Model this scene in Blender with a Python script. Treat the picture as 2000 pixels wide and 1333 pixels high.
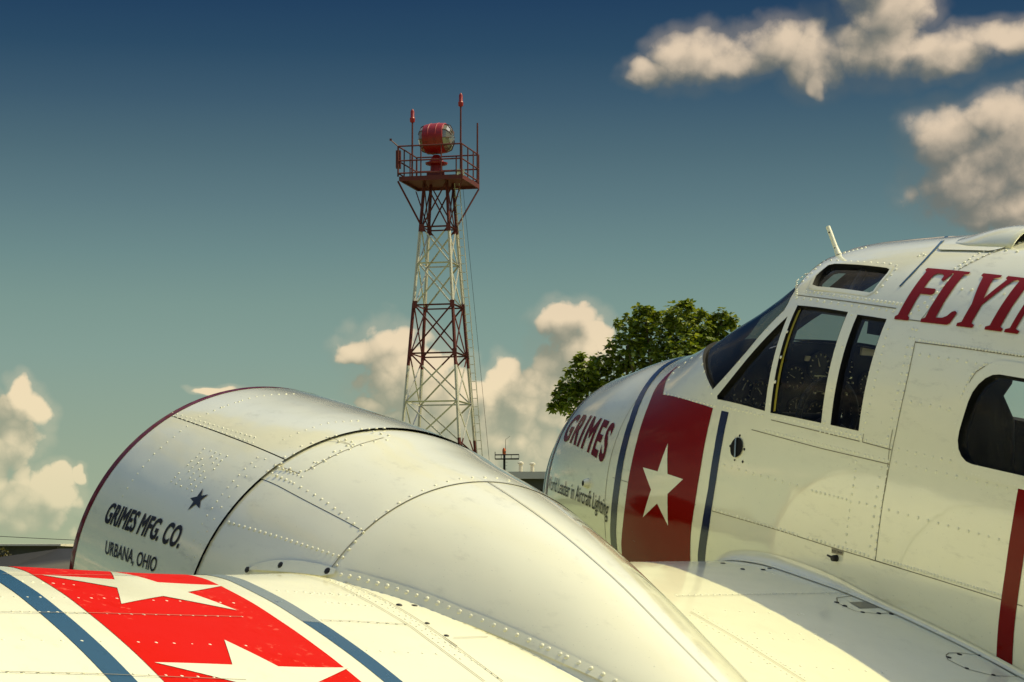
# Vintage twin-engine airplane on an airfield apron, beacon tower behind
import bpy, math, random
import numpy as np
from mathutils import Vector, Matrix
from mathutils.geometry import delaunay_2d_cdt

scene = bpy.context.scene
for o in list(bpy.data.objects):
    bpy.data.objects.remove(o)

# ------------------------------------------------------------------ camera
HEAD = math.radians(31.8)                      # the photographer faces 31.8 deg right of the airplane's nose
FWD = Vector((math.cos(HEAD), -math.sin(HEAD), 0))
RGT = Vector((-math.sin(HEAD), -math.cos(HEAD), 0))
CAM = Vector((-7.021, 5.32, 1.752))
TILT = math.atan(447.5 / 4500)
cam_data = bpy.data.cameras.new('camera')
cam_data.sensor_width = 36.0
cam_data.lens = 81.0
cam_data.clip_start = 0.05
cam_data.clip_end = 9000
camera = bpy.data.objects.new('camera', cam_data)
scene.collection.objects.link(camera)
look = FWD * math.cos(TILT) + Vector((0, 0, math.sin(TILT)))
camera.location = CAM
camera.rotation_euler = look.to_track_quat('-Z', 'Y').to_euler()
scene.camera = camera

# ------------------------------------------------------------------ sun, sky, exposure
SUN = Vector((-0.20, -0.56, 0.80)).normalized()     # towards the sun
sun_data = bpy.data.lights.new('sun', 'SUN')
sun_data.energy = 3.25
sun_data.angle = math.radians(0.53)
sun_data.color = (1.0, 0.89, 0.48)
sun = bpy.data.objects.new('sun', sun_data)
scene.collection.objects.link(sun)
sun.rotation_euler = SUN.to_track_quat('Z', 'Y').to_euler()
sun.location = (0, -20, 30)

scene.view_settings.view_transform = 'Standard'
scene.view_settings.look = 'None'
scene.view_settings.gamma = 1.0
scene.view_settings.exposure = 0.47
scene.view_settings.use_curve_mapping = False

world = bpy.data.worlds.new('World')
scene.world = world
world.use_nodes = True
wt = world.node_tree
wt.nodes.clear()


class G:
    """tiny expression builder for shader node trees"""
    def __init__(s, tree):
        s.t = tree

    def n(s, kind, **kw):
        nd = s.t.nodes.new(kind)
        for k, v in kw.items():
            setattr(nd, k, v)
        return nd

    def put(s, sock, v):
        if v is None:
            return
        if isinstance(v, bpy.types.NodeSocket):
            s.t.links.new(v, sock)
        else:
            if sock.type == 'RGBA' and len(v) == 3:
                v = (*v, 1)
            sock.default_value = v

    def m(s, op, a, b=None, c=None, clamp=False):
        nd = s.n('ShaderNodeMath', operation=op, use_clamp=clamp)
        s.put(nd.inputs[0], a); s.put(nd.inputs[1], b); s.put(nd.inputs[2], c)
        return nd.outputs[0]

    def v(s, op, a, b=None, out=0):
        nd = s.n('ShaderNodeVectorMath', operation=op)
        s.put(nd.inputs[0], a)
        if op == 'SCALE':
            s.put(nd.inputs['Scale'], b)
        else:
            s.put(nd.inputs[1], b)
        return nd.outputs['Value'] if op in ('DOT_PRODUCT', 'LENGTH', 'DISTANCE') else nd.outputs[0]

    def xyz(s, x, y, z):
        nd = s.n('ShaderNodeCombineXYZ')
        s.put(nd.inputs[0], x); s.put(nd.inputs[1], y); s.put(nd.inputs[2], z)
        return nd.outputs[0]

    def sep(s, v):
        nd = s.n('ShaderNodeSeparateXYZ'); s.put(nd.inputs[0], v)
        return nd.outputs

    def ss(s, x, a, b, lo=0.0, hi=1.0):
        nd = s.n('ShaderNodeMapRange', interpolation_type='SMOOTHSTEP', clamp=True)
        s.put(nd.inputs[0], x)
        nd.inputs[1].default_value = a; nd.inputs[2].default_value = b
        nd.inputs[3].default_value = lo; nd.inputs[4].default_value = hi
        return nd.outputs[0]

    def noise(s, vec, scale, detail=4, rough=0.5, lac=2.0, dist=0.0):
        nd = s.n('ShaderNodeTexNoise')
        s.put(nd.inputs['Vector'], vec)
        nd.inputs['Scale'].default_value = scale; nd.inputs['Detail'].default_value = detail
        nd.inputs['Roughness'].default_value = rough; nd.inputs['Lacunarity'].default_value = lac
        nd.inputs['Distortion'].default_value = dist
        return nd.outputs

    def mix(s, f, a, b, mode='MIX'):
        nd = s.n('ShaderNodeMix', data_type='RGBA', blend_type=mode)
        s.put(nd.inputs[0], f); s.put(nd.inputs[6], a); s.put(nd.inputs[7], b)
        return nd.outputs[2]

    def ramp(s, f, stops):
        nd = s.n('ShaderNodeValToRGB')
        while len(nd.color_ramp.elements) < len(stops):
            nd.color_ramp.elements.new(0.5)
        for e, (p, c) in zip(nd.color_ramp.elements, stops):
            e.position = p; e.color = (*c, 1)
        s.put(nd.inputs[0], f)
        return nd.outputs[0]


def lin(r, g, b):
    f = lambda c: c / 12.92 if c <= 0.04045 else ((c + 0.055) / 1.055) ** 2.4
    return (f(r / 255), f(g / 255), f(b / 255))


# cumulus heaps: (azimuth right of FWD, elevation, half width, half height) in milliradians x 4.5
HEAPS = [(1285, 154, 58, 20), (1350, 128, 70, 54), (1440, 134, 95, 42), (1530, 112, 80, 46), (1606, 130, 66, 66), (1606, 180, 18, 30), (1690, 120, 76, 56),
         (1752, 50, 84, 70), (1745, 115, 84, 58), (1850, 132, 110, 38), (1985, 108, 115, 34), (1700, -30, 70, 70),
         (1858, 292, 84, 66), (1935, 262, 90, 56), (1900, 375, 110, 74), (2000, 330, 115, 100), (1960, 425, 130, 50),
         (750, 690, 72, 56), (696, 696, 32, 26), (800, 735, 100, 80), (850, 820, 100, 90),
         (1108, 640, 54, 46), (1128, 695, 72, 70), (1085, 735, 70, 66), (985, 748, 32, 48), (958, 780, 44, 34), (1040, 800, 96, 62), (985, 865, 130, 90), (880, 790, 70, 70),
         (722, 798, 26, 20), (764, 820, 24, 14), (420, 772, 38, 11),
         (58, 808, 44, 44), (8, 818, 38, 30), (45, 880, 52, 50), (0, 920, 40, 70), (108, 968, 66, 40), (40, 1010, 90, 48), (135, 940, 34, 34), (176, 925, 12, 18),
         (300, 1055, 130, 34), (620, 1005, 150, 46)]


def cloud_group(fine):
    gt = bpy.data.node_groups.new('cloud_field', 'ShaderNodeTree')
    gt.interface.new_socket('Dir', in_out='INPUT', socket_type='NodeSocketVector')
    gt.interface.new_socket('Density', in_out='OUTPUT', socket_type='NodeSocketFloat')
    g = G(gt)
    gi = g.n('NodeGroupInput'); go = g.n('NodeGroupOutput')
    d = gi.outputs[0]
    w1 = g.noise(d, 34.0, 3.0 if fine else 1.0, 0.55)
    billow = g.noise(d, 50.0, 5.0 if fine else 2.0, 0.60)
    dd = g.v('ADD', d, g.v('SCALE', g.v('SUBTRACT', w1[1], (0.5, 0.5, 0.5)), 0.022))
    az = g.m('ARCTAN2', g.v('DOT_PRODUCT', dd, tuple(RGT)), g.v('DOT_PRODUCT', dd, tuple(FWD)))
    p = g.xyz(g.m('MULTIPLY', az, 4.5), g.m('MULTIPLY', g.sep(dd)[2], 4.5), 0.0)
    best = None
    for (x, y, a, b) in (HEAPS if fine else [h for h in HEAPS if h[2] >= 44]):
        nd = g.n('ShaderNodeVectorMath', operation='MULTIPLY_ADD')
        g.put(nd.inputs[0], p); nd.inputs[1].default_value = (1000 / a, 1000 / b, 0)
        nd.inputs[2].default_value = (-(x - 1000) / a, -(1114 - y) / b, 0)
        l = g.v('DOT_PRODUCT', nd.outputs[0], nd.outputs[0])
        best = l if best is None else g.m('MINIMUM', best, l)
    local = g.m('SUBTRACT', 1.42, g.m('MINIMUM', best, 6.0))
    # the same kind of broken cumulus over the rest of the sky
    sz = g.m('ADD', g.m('MAXIMUM', g.sep(d)[2], 0.0), 0.16)
    pl = g.v('DIVIDE', d, g.xyz(sz, sz, 1000.0))
    gen = g.noise(pl, 1.5, 3.0, 0.5)
    away = g.ss(g.v('DOT_PRODUCT', d, tuple(look)), 0.962, 0.935)
    genf = g.m('SUBTRACT', g.m('MULTIPLY', g.m('SUBTRACT', gen[0], 0.52), 7.0), g.m('MULTIPLY', g.m('SUBTRACT', 1.0, away), 9.0))
    f = g.m('MAXIMUM', local, genf)
    f = g.m('ADD', f, g.m('MULTIPLY', g.m('SUBTRACT', billow[0], 0.5), 1.7))
    if fine:                                  # cauliflower knobs
        vo = g.n('ShaderNodeTexVoronoi', feature='F1', distance='EUCLIDEAN')
        g.put(vo.inputs['Vector'], g.v('ADD', d, g.v('SCALE', billow[1], 0.014)))
        vo.inputs['Scale'].default_value = 120.0; vo.inputs['Detail'].default_value = 0.0
        f = g.m('ADD', f, g.m('MULTIPLY', g.m('SUBTRACT', 0.50, vo.outputs['Distance']), g.ss(g.sep(d)[2], 0.10, 0.19, 1.1, 0.45)))
    g.put(go.inputs[0], f)
    return gt


g = G(wt)
tc = g.n('ShaderNodeTexCoord')
D = g.v('NORMALIZE', tc.outputs['Generated'])
el = g.m('ARCSINE', g.sep(D)[2])
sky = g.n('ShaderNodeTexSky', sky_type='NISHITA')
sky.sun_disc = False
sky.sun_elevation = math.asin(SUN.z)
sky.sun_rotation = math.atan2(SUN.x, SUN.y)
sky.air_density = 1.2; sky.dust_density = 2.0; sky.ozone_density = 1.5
# deepen the physical sky towards the photograph's steep teal-to-navy gradient
tone = g.ramp(g.m('DIVIDE', el, 0.30, clamp=True), [
    (0.0, lin(172, 180, 142)), (0.084, lin(158, 172, 145)), (0.307, lin(131, 157, 147)), (0.381, lin(121, 149, 142)), (0.455, lin(106, 136, 136)),
    (0.529, lin(91, 120, 127)), (0.603, lin(75, 104, 116)), (0.677, lin(57, 87, 107)), (0.751, lin(38, 71, 97)), (0.825, lin(25, 58, 90)), (1.0, lin(20, 52, 86))])
tone10 = g.v('SCALE', tone, 7.25)
base_sky = g.mix(g.ss(el, 0.255, 0.75, 0.012, 0.95), tone10, g.v('SCALE', sky.outputs[0], 1.5))  # unseen overhead sky is brightened with the scaled physical sky to add fill light
def field(v, fine):
    nd = g.n('ShaderNodeGroup'); nd.node_tree = cloud_group(fine)
    g.put(nd.inputs[0], v)
    return nd.outputs[0]
LS = tuple((SUN - look * SUN.dot(look)).normalized() * 0.0125)
f0 = field(D, True)
f1 = field(g.v('ADD', D, LS), False)
high = g.ss(el, 0.12, 0.19)
dens = g.m('ADD', g.m('MULTIPLY', g.ss(f0, 0.0, 0.75), g.m('SUBTRACT', 1.0, high)), g.m('MULTIPLY', g.ss(f0, -0.25, 1.25), high))
dens = g.m('MAXIMUM', dens, g.ss(f0, -1.3, 0.5, 0, 0.20))
lit = g.ss(g.m('SUBTRACT', f0, f1), -0.75, 1.55)
lo = g.ss(el, 0.0, 0.17)
shade_c = g.mix(lo, lin(170, 174, 146), lin(112, 115, 110))
lit_c = g.mix(lo, lin(250, 232, 188), lin(222, 202, 176))
cl = g.v('SCALE', g.mix(lit, shade_c, lit_c), 7.3)
haze = g.ss(el, -0.01, 0.085, 0.45, 1.0)
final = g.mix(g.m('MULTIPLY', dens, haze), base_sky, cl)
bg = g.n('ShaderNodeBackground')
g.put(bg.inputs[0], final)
bg.inputs[1].default_value = 0.1
wo = g.n('ShaderNodeOutputWorld')
wt.links.new(bg.outputs[0], wo.inputs[0])
cy = scene.cycles
cy.max_bounces = 6; cy.diffuse_bounces = 3; cy.glossy_bounces = 3; cy.transmission_bounces = 3; cy.transparent_max_bounces = 10
cy.caustics_reflective = False; cy.caustics_refractive = False
world.cycles.sampling_method = 'NONE'
world.cycles.sample_map_resolution = 512

# ------------------------------------------------------------------ helpers
def mesh_obj(name, verts, faces, mat, parent=None, normals=None, smooth=True):
    me = bpy.data.meshes.new(name)
    me.from_pydata([tuple(map(float, v)) for v in verts], [], [tuple(int(i) for i in f) for f in faces])
    me.update()
    if smooth:
        me.shade_smooth()
    if normals is not None:
        me.normals_split_custom_set_from_vertices([tuple(map(float, n)) for n in normals])
    o = bpy.data.objects.new(name, me)
    scene.collection.objects.link(o)
    if mat is not None:
        for m in (mat if isinstance(mat, list) else [mat]):
            me.materials.append(m)
    if parent is not None:
        o.parent = parent
    return o


def empty(name, loc=(0, 0, 0), rot=(0, 0, 0)):
    o = bpy.data.objects.new(name, None)
    scene.collection.objects.link(o)
    o.location = loc; o.rotation_euler = rot
    o.empty_display_size = 0.2
    return o


def tag(o, label=None, category=None, group=None, kind=None):
    if label: o['label'] = label
    if category: o['category'] = category
    if group: o['group'] = group
    if kind: o['kind'] = kind
    return o


class MB:
    """collects simple solids into one mesh"""
    def __init__(s):
        s.v = []; s.f = []

    def add(s, v, f):
        b = len(s.v)
        s.v += [Vector(p) for p in v]
        s.f += [tuple(i + b for i in q) for q in f]
        return s

    def box(s, lo, hi, M=None):
        x0, y0, z0 = lo; x1, y1, z1 = hi
        v = [Vector(p) for p in ((x0, y0, z0), (x1, y0, z0), (x1, y1, z0), (x0, y1, z0), (x0, y0, z1), (x1, y0, z1), (x1, y1, z1), (x0, y1, z1))]
        if M is not None: v = [M @ p for p in v]
        return s.add(v, [(0, 3, 2, 1), (4, 5, 6, 7), (0, 1, 5, 4), (1, 2, 6, 5), (2, 3, 7, 6), (3, 0, 4, 7)])

    def tube(s, a, b, r0, r1=None, n=6, cap=True):
        a = Vector(a); b = Vector(b); r1 = r0 if r1 is None else r1
        d = (b - a).normalized(); u = d.orthogonal().normalized(); w = d.cross(u)
        v = []
        for p, r in ((a, r0), (b, r1)):
            v += [p + (u * math.cos(2 * math.pi * k / n) + w * math.sin(2 * math.pi * k / n)) * r for k in range(n)]
        f = [(k, (k + 1) % n, n + (k + 1) % n, n + k) for k in range(n)]
        if cap: f += [tuple(range(n - 1, -1, -1)), tuple(range(n, 2 * n))]
        return s.add(v, f)

    def angle(s, a, b, w, t=None):
        """steel angle bar: two thin legs"""
        t = t or w * 0.18
        a = Vector(a); b = Vector(b); d = (b - a).normalized()
        u = d.orthogonal().normalized() if abs(d.z) > 0.95 else d.cross(Vector((0, 0, 1))).normalized()
        q = d.cross(u).normalized()
        for e1, e2, l1, l2 in ((u, q, w, t), (q, u, w, t)):
            v = [p + e1 * i * l1 + e2 * j * l2 for p in (a, b) for i, j in ((0, 0), (1, 0), (1, 1), (0, 1))]
            s.add(v, [(0, 1, 2, 3), (7, 6, 5, 4), (0, 4, 5, 1), (1, 5, 6, 2), (2, 6, 7, 3), (3, 7, 4, 0)])
        return s

    def lathe(s, prof, o=(0, 0, 0), axis=(0, 0, 1), n=24):
        ax = Vector(axis).normalized(); u = ax.orthogonal().normalized(); w = ax.cross(u); o = Vector(o)
        v = []; f = []
        for (h, r) in prof:
            v += [o + ax * h + (u * math.cos(2 * math.pi * k / n) + w * math.sin(2 * math.pi * k / n)) * r for k in range(n)]
        for i in range(len(prof) - 1):
            f += [(i * n + k, i * n + (k + 1) % n, (i + 1) * n + (k + 1) % n, (i + 1) * n + k) for k in range(n)]
        return s.add(v, f)

    def build(s, name, mat, parent=None, smooth=False):
        o = mesh_obj(name, s.v, s.f, mat, parent, smooth=False)
        if smooth:
            o.data.shade_smooth()
            try:
                o.data.set_sharp_from_angle(angle=math.radians(40))
            except Exception:
                pass
        return o


# ------------------------------------------------------------------ materials
def principled(name, col, rough=0.5, metal=0.0, spec=0.5, **kw):
    m = bpy.data.materials.new(name); m.use_nodes = True
    b = m.node_tree.nodes['Principled BSDF']
    b.inputs['Base Color'].default_value = (*col, 1)
    b.inputs['Roughness'].default_value = rough
    b.inputs['Metallic'].default_value = metal
    b.inputs['Specular IOR Level'].default_value = spec
    for k, v in kw.items():
        b.inputs[k.replace('_', ' ')].default_value = v
    return m


def paint(name, col, rough=0.16, dirt=0.12, wave=0.35, chips=None, spec=0.5, coat=0.0):
    """airplane enamel: slightly wavy sheet metal, faint grime streaks, uneven gloss"""
    m = principled(name, col, rough, spec=spec, Coat_Weight=coat, Coat_Roughness=0.03)
    g = G(m.node_tree); b = m.node_tree.nodes['Principled BSDF']
    t = g.n('ShaderNodeTexCoord'); P = t.outputs['Object']
    big = g.noise(P, 2.2, 4, 0.55)[0]
    fine = g.noise(g.v('MULTIPLY', P, (5, 9, 16)), 2.0, 6, 0.7)[0]
    speck = g.noise(P, 130, 2, 0.5)[0]
    k = g.m('MULTIPLY', g.ss(fine, 0.52, 0.78), g.ss(big, 0.38, 0.68))
    c = g.mix(g.m('MULTIPLY', k, dirt), col, tuple(x * 0.45 for x in col))
    c = g.mix(g.m('MULTIPLY', g.ss(speck, 0.70, 0.76), 0.35), c, tuple(x * 0.4 for x in col))
    c = g.mix(g.m('MULTIPLY', g.ss(big, 0.3, 0.7), 0.08), c, (col[0] * 0.86, col[1] * 0.84, col[2] * 0.74))
    if chips:
        cn = g.noise(P, 38, 5, 0.6)[0]
        zone = g.noise(P, 4.0, 2, 0.5)[0]
        c = g.mix(g.m('MULTIPLY', g.ss(cn, 0.60, 0.64), g.ss(zone, 0.48, 0.60)), c, chips)
    g.put(b.inputs['Base Color'], c)
    r = g.m('ADD', g.m('MULTIPLY', g.ss(big, 0.3, 0.75), 0.10), g.m('ADD', g.m('MULTIPLY', k, 0.25), rough - 0.04))
    g.put(b.inputs['Roughness'], r)
    dent = g.noise(g.v('MULTIPLY', P, (1.0, 1.0, 1.4)), 3.1, 2, 0.45)[0]
    peel = g.noise(P, 90, 2, 0.5)[0]
    bp = g.n('ShaderNodeBump'); bp.inputs['Strength'].default_value = wave; bp.inputs['Distance'].default_value = 0.012
    g.put(bp.inputs['Height'], g.m('ADD', dent, g.m('MULTIPLY', peel, 0.012)))
    g.put(b.inputs['Normal'], bp.outputs[0])
    return m


M = {}
M['white'] = paint('white_enamel', (0.80, 0.785, 0.59), 0.045, 0.60, 0.60, spec=0.6, coat=0.8)
M['white_wing'] = paint('white_wing_enamel', (0.80, 0.785, 0.59), 0.12, 0.40, 0.40)
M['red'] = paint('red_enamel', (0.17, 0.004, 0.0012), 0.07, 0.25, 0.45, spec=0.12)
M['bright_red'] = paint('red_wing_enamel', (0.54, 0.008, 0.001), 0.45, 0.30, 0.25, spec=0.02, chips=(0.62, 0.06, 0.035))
M['maroon'] = paint('maroon_enamel', (0.13, 0.004, 0.003), 0.14, 0.15, 0.25, spec=0.1)
M['letter_red'] = paint('red_lettering', (0.22, 0.005, 0.003), 0.14, 0.15, 0.25, spec=0.08)
M['navy'] = paint('navy_enamel', (0.010, 0.016, 0.050), 0.12, 0.25, 0.40)
M['blue'] = paint('blue_wing_enamel', (0.020, 0.075, 0.14), 0.25, 0.25, 0.25, spec=0.25)
M['black_ink'] = paint('black_lettering', (0.012, 0.011, 0.010), 0.2, 0.1, 0.25, spec=0.2)
M['seam'] = principled('seam_sealant', (0.20, 0.18, 0.115), 0.8)
M['rivet'] = principled('painted_rivet', (0.76, 0.745, 0.57), 0.38)
M['dark'] = principled('cabin_trim_dark', (0.005, 0.005, 0.005), 0.75, spec=0.2)
M['dark2'] = principled('instrument_panel_black', (0.018, 0.019, 0.022), 0.6, spec=0.3)
M['steel'] = principled('bare_steel', (0.45, 0.44, 0.42), 0.35, 1.0)
M['screw'] = principled('blackened_screw', (0.03, 0.028, 0.025), 0.5, 0.6)
M['rubber'] = principled('tyre_rubber', (0.02, 0.02, 0.02), 0.8)
M['dial'] = principled('dial_face_black', (0.02, 0.02, 0.022), 0.35)
M['mark'] = principled('dial_marking_cream', (0.75, 0.70, 0.52), 0.5)
M['yellow_seal'] = principled('yellow_window_seal', (0.36, 0.30, 0.03), 0.5)
M['placard'] = principled('placard_metal', (0.26, 0.24, 0.17), 0.45, 0.3)
M['prop'] = principled('propeller_black', (0.02, 0.02, 0.02), 0.45)
M['chrome'] = principled('polished_trim', (0.6, 0.6, 0.58), 0.18, 1.0)
M['leather'] = principled('seat_leather_dark', (0.010, 0.009, 0.008), 0.6)
M['trim_brown'] = principled('brown_trim', (0.035, 0.022, 0.012), 0.7, spec=0.2)
M['tan'] = principled('tan_card', (0.50, 0.28, 0.12), 0.6)


def glass_mat(name, tint, gloss_rough=0.02, dust=0.0, ior=1.26):
    m = bpy.data.materials.new(name); m.use_nodes = True
    nt = m.node_tree; nt.nodes.clear(); g = G(nt)
    tr = g.n('ShaderNodeBsdfTransparent'); tr.inputs[0].default_value = (*tint, 1)
    gl = g.n('ShaderNodeBsdfGlossy'); gl.inputs['Roughness'].default_value = gloss_rough
    fr = g.n('ShaderNodeFresnel')            # thin sheet: the same reflectance from both sides
    geo = g.n('ShaderNodeNewGeometry')
    g.put(fr.inputs[0], g.m('SUBTRACT', ior, g.m('MULTIPLY', geo.outputs['Backfacing'], ior - 1 / ior)))
    mx = g.n('ShaderNodeMixShader')
    g.put(mx.inputs[0], fr.outputs[0]); nt.links.new(tr.outputs[0], mx.inputs[1]); nt.links.new(gl.outputs[0], mx.inputs[2])
    last = mx
    if dust:
        tcn = g.n('ShaderNodeTexCoord')
        k = g.m('MULTIPLY', g.ss(g.noise(tcn.outputs['Object'], 260, 3, 0.6)[0], 0.42, 0.72), g.ss(g.noise(tcn.outputs['Object'], 5.0, 2)[0], 0.42, 0.62))
        df = g.n('ShaderNodeBsdfDiffuse'); df.inputs[0].default_value = (0.55, 0.52, 0.42, 1)
        m2 = g.n('ShaderNodeMixShader'); g.put(m2.inputs[0], g.m('MULTIPLY', k, dust))
        nt.links.new(mx.outputs[0], m2.inputs[1]); nt.links.new(df.outputs[0], m2.inputs[2]); last = m2
    out = g.n('ShaderNodeOutputMaterial'); nt.links.new(last.outputs[0], out.inputs[0])
    return m


M['glass'] = glass_mat('cockpit_glass', (0.94, 0.95, 0.93), 0.01, 0.10)
M['windshield'] = glass_mat('windshield_glass', (0.42, 0.42, 0.39), 0.01, 0.12, 1.14)
M['clear'] = glass_mat('lens_glass', (0.85, 0.85, 0.8), 0.05)

# ------------------------------------------------------------------ ground
def ground_material():
    m = principled('apron_concrete', (0.36, 0.33, 0.26), 0.85)
    g = G(m.node_tree); b = m.node_tree.nodes['Principled BSDF']
    P = g.n('ShaderNodeTexCoord').outputs['Object']
    n1 = g.noise(P, 0.35, 6, 0.6)[0]; n2 = g.noise(P, 14, 5, 0.65)[0]
    x, y, _ = g.sep(P)
    jx = g.m('LESS_THAN', g.m('ABSOLUTE', g.m('SUBTRACT', g.m('FRACT', g.m('DIVIDE', x, 6.0)), 0.5)), 0.004)
    jy = g.m('LESS_THAN', g.m('ABSOLUTE', g.m('SUBTRACT', g.m('FRACT', g.m('DIVIDE', y, 6.0)), 0.5)), 0.004)
    c = g.mix(g.ss(n1, 0.3, 0.7), (0.36, 0.41, 0.21), (0.29, 0.33, 0.17))
    c = g.mix(g.m('MULTIPLY', g.ss(n2, 0.45, 0.7), 0.3), c, (0.2, 0.2, 0.13))
    c = g.mix(g.m('MAXIMUM', jx, jy), c, (0.08, 0.075, 0.06))
    g.put(b.inputs['Base Color'], c)
    bp = g.n('ShaderNodeBump'); bp.inputs['Strength'].default_value = 0.3; bp.inputs['Distance'].default_value = 0.01
    g.put(bp.inputs['Height'], n2); g.put(b.inputs['Normal'], bp.outputs[0])
    return m


gr = mesh_obj('ground', [(-4000, -4000, 0), (4000, -4000, 0), (4000, 4000, 0), (-4000, 4000, 0)], [(0, 1, 2, 3)], None, smooth=False)
gm = principled('grass_field', (0.07, 0.085, 0.028), 0.95)
gg = G(gm.node_tree)
gP = gg.n('ShaderNodeTexCoord').outputs['Object']
gg.put(gm.node_tree.nodes['Principled BSDF'].inputs['Base Color'], gg.mix(gg.noise(gP, 0.4, 6, 0.7)[0], (0.05, 0.07, 0.02), (0.12, 0.11, 0.045)))
gr.data.materials.append(gm)
tag(gr, kind='structure')
ap = mesh_obj('apron', [(-60, -45, .004), (70, -45, .004), (70, 60, .004), (-60, 60, .004)], [(0, 1, 2, 3)], ground_material(), smooth=False)
tag(ap, kind='structure')

# ------------------------------------------------------------------ airplane skins (metres, x forward, y to port, z up)
def pchip(xs,ys):
    xs=np.asarray(xs,float);ys=np.asarray(ys,float)
    h=np.diff(xs);d=np.diff(ys)/h;m=np.zeros_like(ys)
    for i in range(1,len(xs)-1):
        if d[i-1]*d[i]>0:
            w1=2*h[i]+h[i-1];w2=h[i]+2*h[i-1];m[i]=(w1+w2)/(w1/d[i-1]+w2/d[i])
    m[0]=d[0];m[-1]=d[-1]
    def f(x):
        x=np.clip(x,xs[0],xs[-1]);i=np.clip(np.searchsorted(xs,x)-1,0,len(xs)-2)
        t=(x-xs[i])/h[i]
        return ((1+2*t)*(1-t)**2*ys[i]+t*(1-t)**2*h[i]*m[i]+t*t*(3-2*t)*ys[i+1]+t*t*(t-1)*h[i]*m[i+1])
    return f
XT=1.13
def qq(x): return np.sqrt(np.maximum(XT-np.asarray(x,float),0))
W_X=[1.13,1.10,1.0,.92,.8,.7,.5,.25,0,-.3,-.6,-1,-1.5,-2,-3,-4,-6,-7.5]
W_Y=[0,.10,.205,.278,.352,.402,.465,.517,.565,.61,.64,.675,.70,.715,.72,.66,.40,.15]
T_X=[1.13,1.10,1.03,.92,.75,.55,.35,.15,-.1,-.3,-.45,-.6,-.75,-.95,-1.3,-2.2,-3,-4,-6,-7.5]
T_Y=[.10,.2467,.342,.485,.645,.717,.784,.83,.928,1.046,1.125,1.215,1.308,1.343,1.383,1.427,1.43,1.36,1.0,.85]
B_X=[1.13,1.10,1.0,.7,.25,-.6,-3,-4.5,-6,-7.5]
B_Y=[.10,.0,-.08,-.2,-.3,-.36,-.38,-.2,.15,.5]
C_X=[1.13,.92,.5,0,-.6,-1.5,-3,-6,-7.5]
C_Y=[.10,.16,.25,.33,.38,.4,.4,.55,.68]
N_X=[1.13,.5,-.3,-1,-3,-7.5];N_Y=[2.0,2.05,2.2,2.4,2.4,2.1]
class Hull:
    def __init__(s):
        s.w=pchip(qq(W_X),W_Y);s.t=pchip(qq(T_X),T_Y);s.b=pchip(qq(B_X),B_Y);s.c=pchip(qq(C_X),C_Y);s.n=pchip(qq(N_X),N_Y)
    def P(s,x,ph):
        x,ph=np.broadcast_arrays(np.asarray(x,float),np.asarray(ph,float))
        q=qq(x);w=np.maximum(s.w(q),1e-4);zc=s.c(q);n=s.n(q)
        sn=np.sin(ph);cs=np.cos(ph)
        h=np.maximum(np.where(cs>=0,s.t(q)-zc,zc-s.b(q)),1e-4)
        r=(np.abs(sn/w)**n+np.abs(cs/h)**n)**(-1/n)
        return np.stack([x,r*sn,zc+r*cs],-1)
# nacelle (crown rises over the wing)
NX=[.075,.07,.05,.02,0,-.3,-.6,-.86,-1.1,-1.41,-1.7,-2.09,-2.33,-2.56,-2.9,-3.2]
NT=[.560,.580,.604,.622,.629,.632,.630,.620,.590,.553,.506,.412,.335,.26,.15,.06]
NW=[.572,.594,.621,.641,.648,.650,.646,.635,.604,.56,.462,.36,.315,.27,.18,.06]
NB=[.565,.585,.61,.628,.635,.643,.643,.637,.60,.52,.45,.35,.30,.25,.2,.15]
YN=1.98
class Nac:
    def __init__(s):
        s.t=pchip(NX[::-1],NT[::-1]);s.w=pchip(NX[::-1],NW[::-1]);s.b=pchip(NX[::-1],NB[::-1])
    def P(s,x,ph):
        x,ph=np.broadcast_arrays(np.asarray(x,float),np.asarray(ph,float))
        w=s.w(x);sn=np.sin(ph);cs=np.cos(ph);h=np.where(cs>=0,s.t(x),s.b(x))
        n=2.0
        r=(np.abs(sn/w)**n+np.abs(cs/h)**n)**(-1/n)
        return np.stack([x,YN+r*sn,r*cs],-1)
AF_S=[0,.003,.0125,.025,.05,.1,.15,.2,.3,.4,.5,.6,.7,.8,.9,1]
AF_U=[0,.0165,.034,.0485,.067,.088,.0975,.102,.1035,.100,.0935,.083,.068,.048,.0260,.0017]
AF_L=[0,-.010,-.019,-.025,-.033,-.043,-.050,-.055,-.058,-.055,-.049,-.041,-.032,-.022,-.012,-.0017]
YK=[0,.7,1.98,2.7,3.4,7.2];
LEX=[-.6,-.6,-.88,-1.08,-1.33,-2.5];CH=[2.75,2.75,2.4,2.2,2.03,1.1];Z0=[-.018,-.018,.040,.072,.155,.62]
class Wing:
    def __init__(s):
        q=np.sqrt(AF_S);s.u=pchip(q,AF_U);s.l=pchip(q,AF_L)
        s.le=pchip(YK,LEX);s.ch=pchip(YK,CH);s.z0=pchip(YK,Z0)
    def P(s,t,y):  # t: -1..1 ; t>0 upper, |t| = sqrt(chord fraction)
        t,y=np.broadcast_arrays(np.asarray(t,float),np.asarray(y,float))
        ya=np.abs(y);c=s.ch(ya);f=t*t
        z=np.where(t>=0,s.u(np.abs(t)),s.l(np.abs(t)))*c-np.tan(np.radians(1.2))*f*c+s.z0(ya)
        return np.stack([s.le(ya)-f*c,y,z],-1)
    def T(s,x,y):
        ya=np.abs(y);return np.sqrt(np.maximum((s.le(ya)-x)/s.ch(ya),0))
    def xy(s,x,y): return s.P(s.T(x,y),y)
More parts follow.
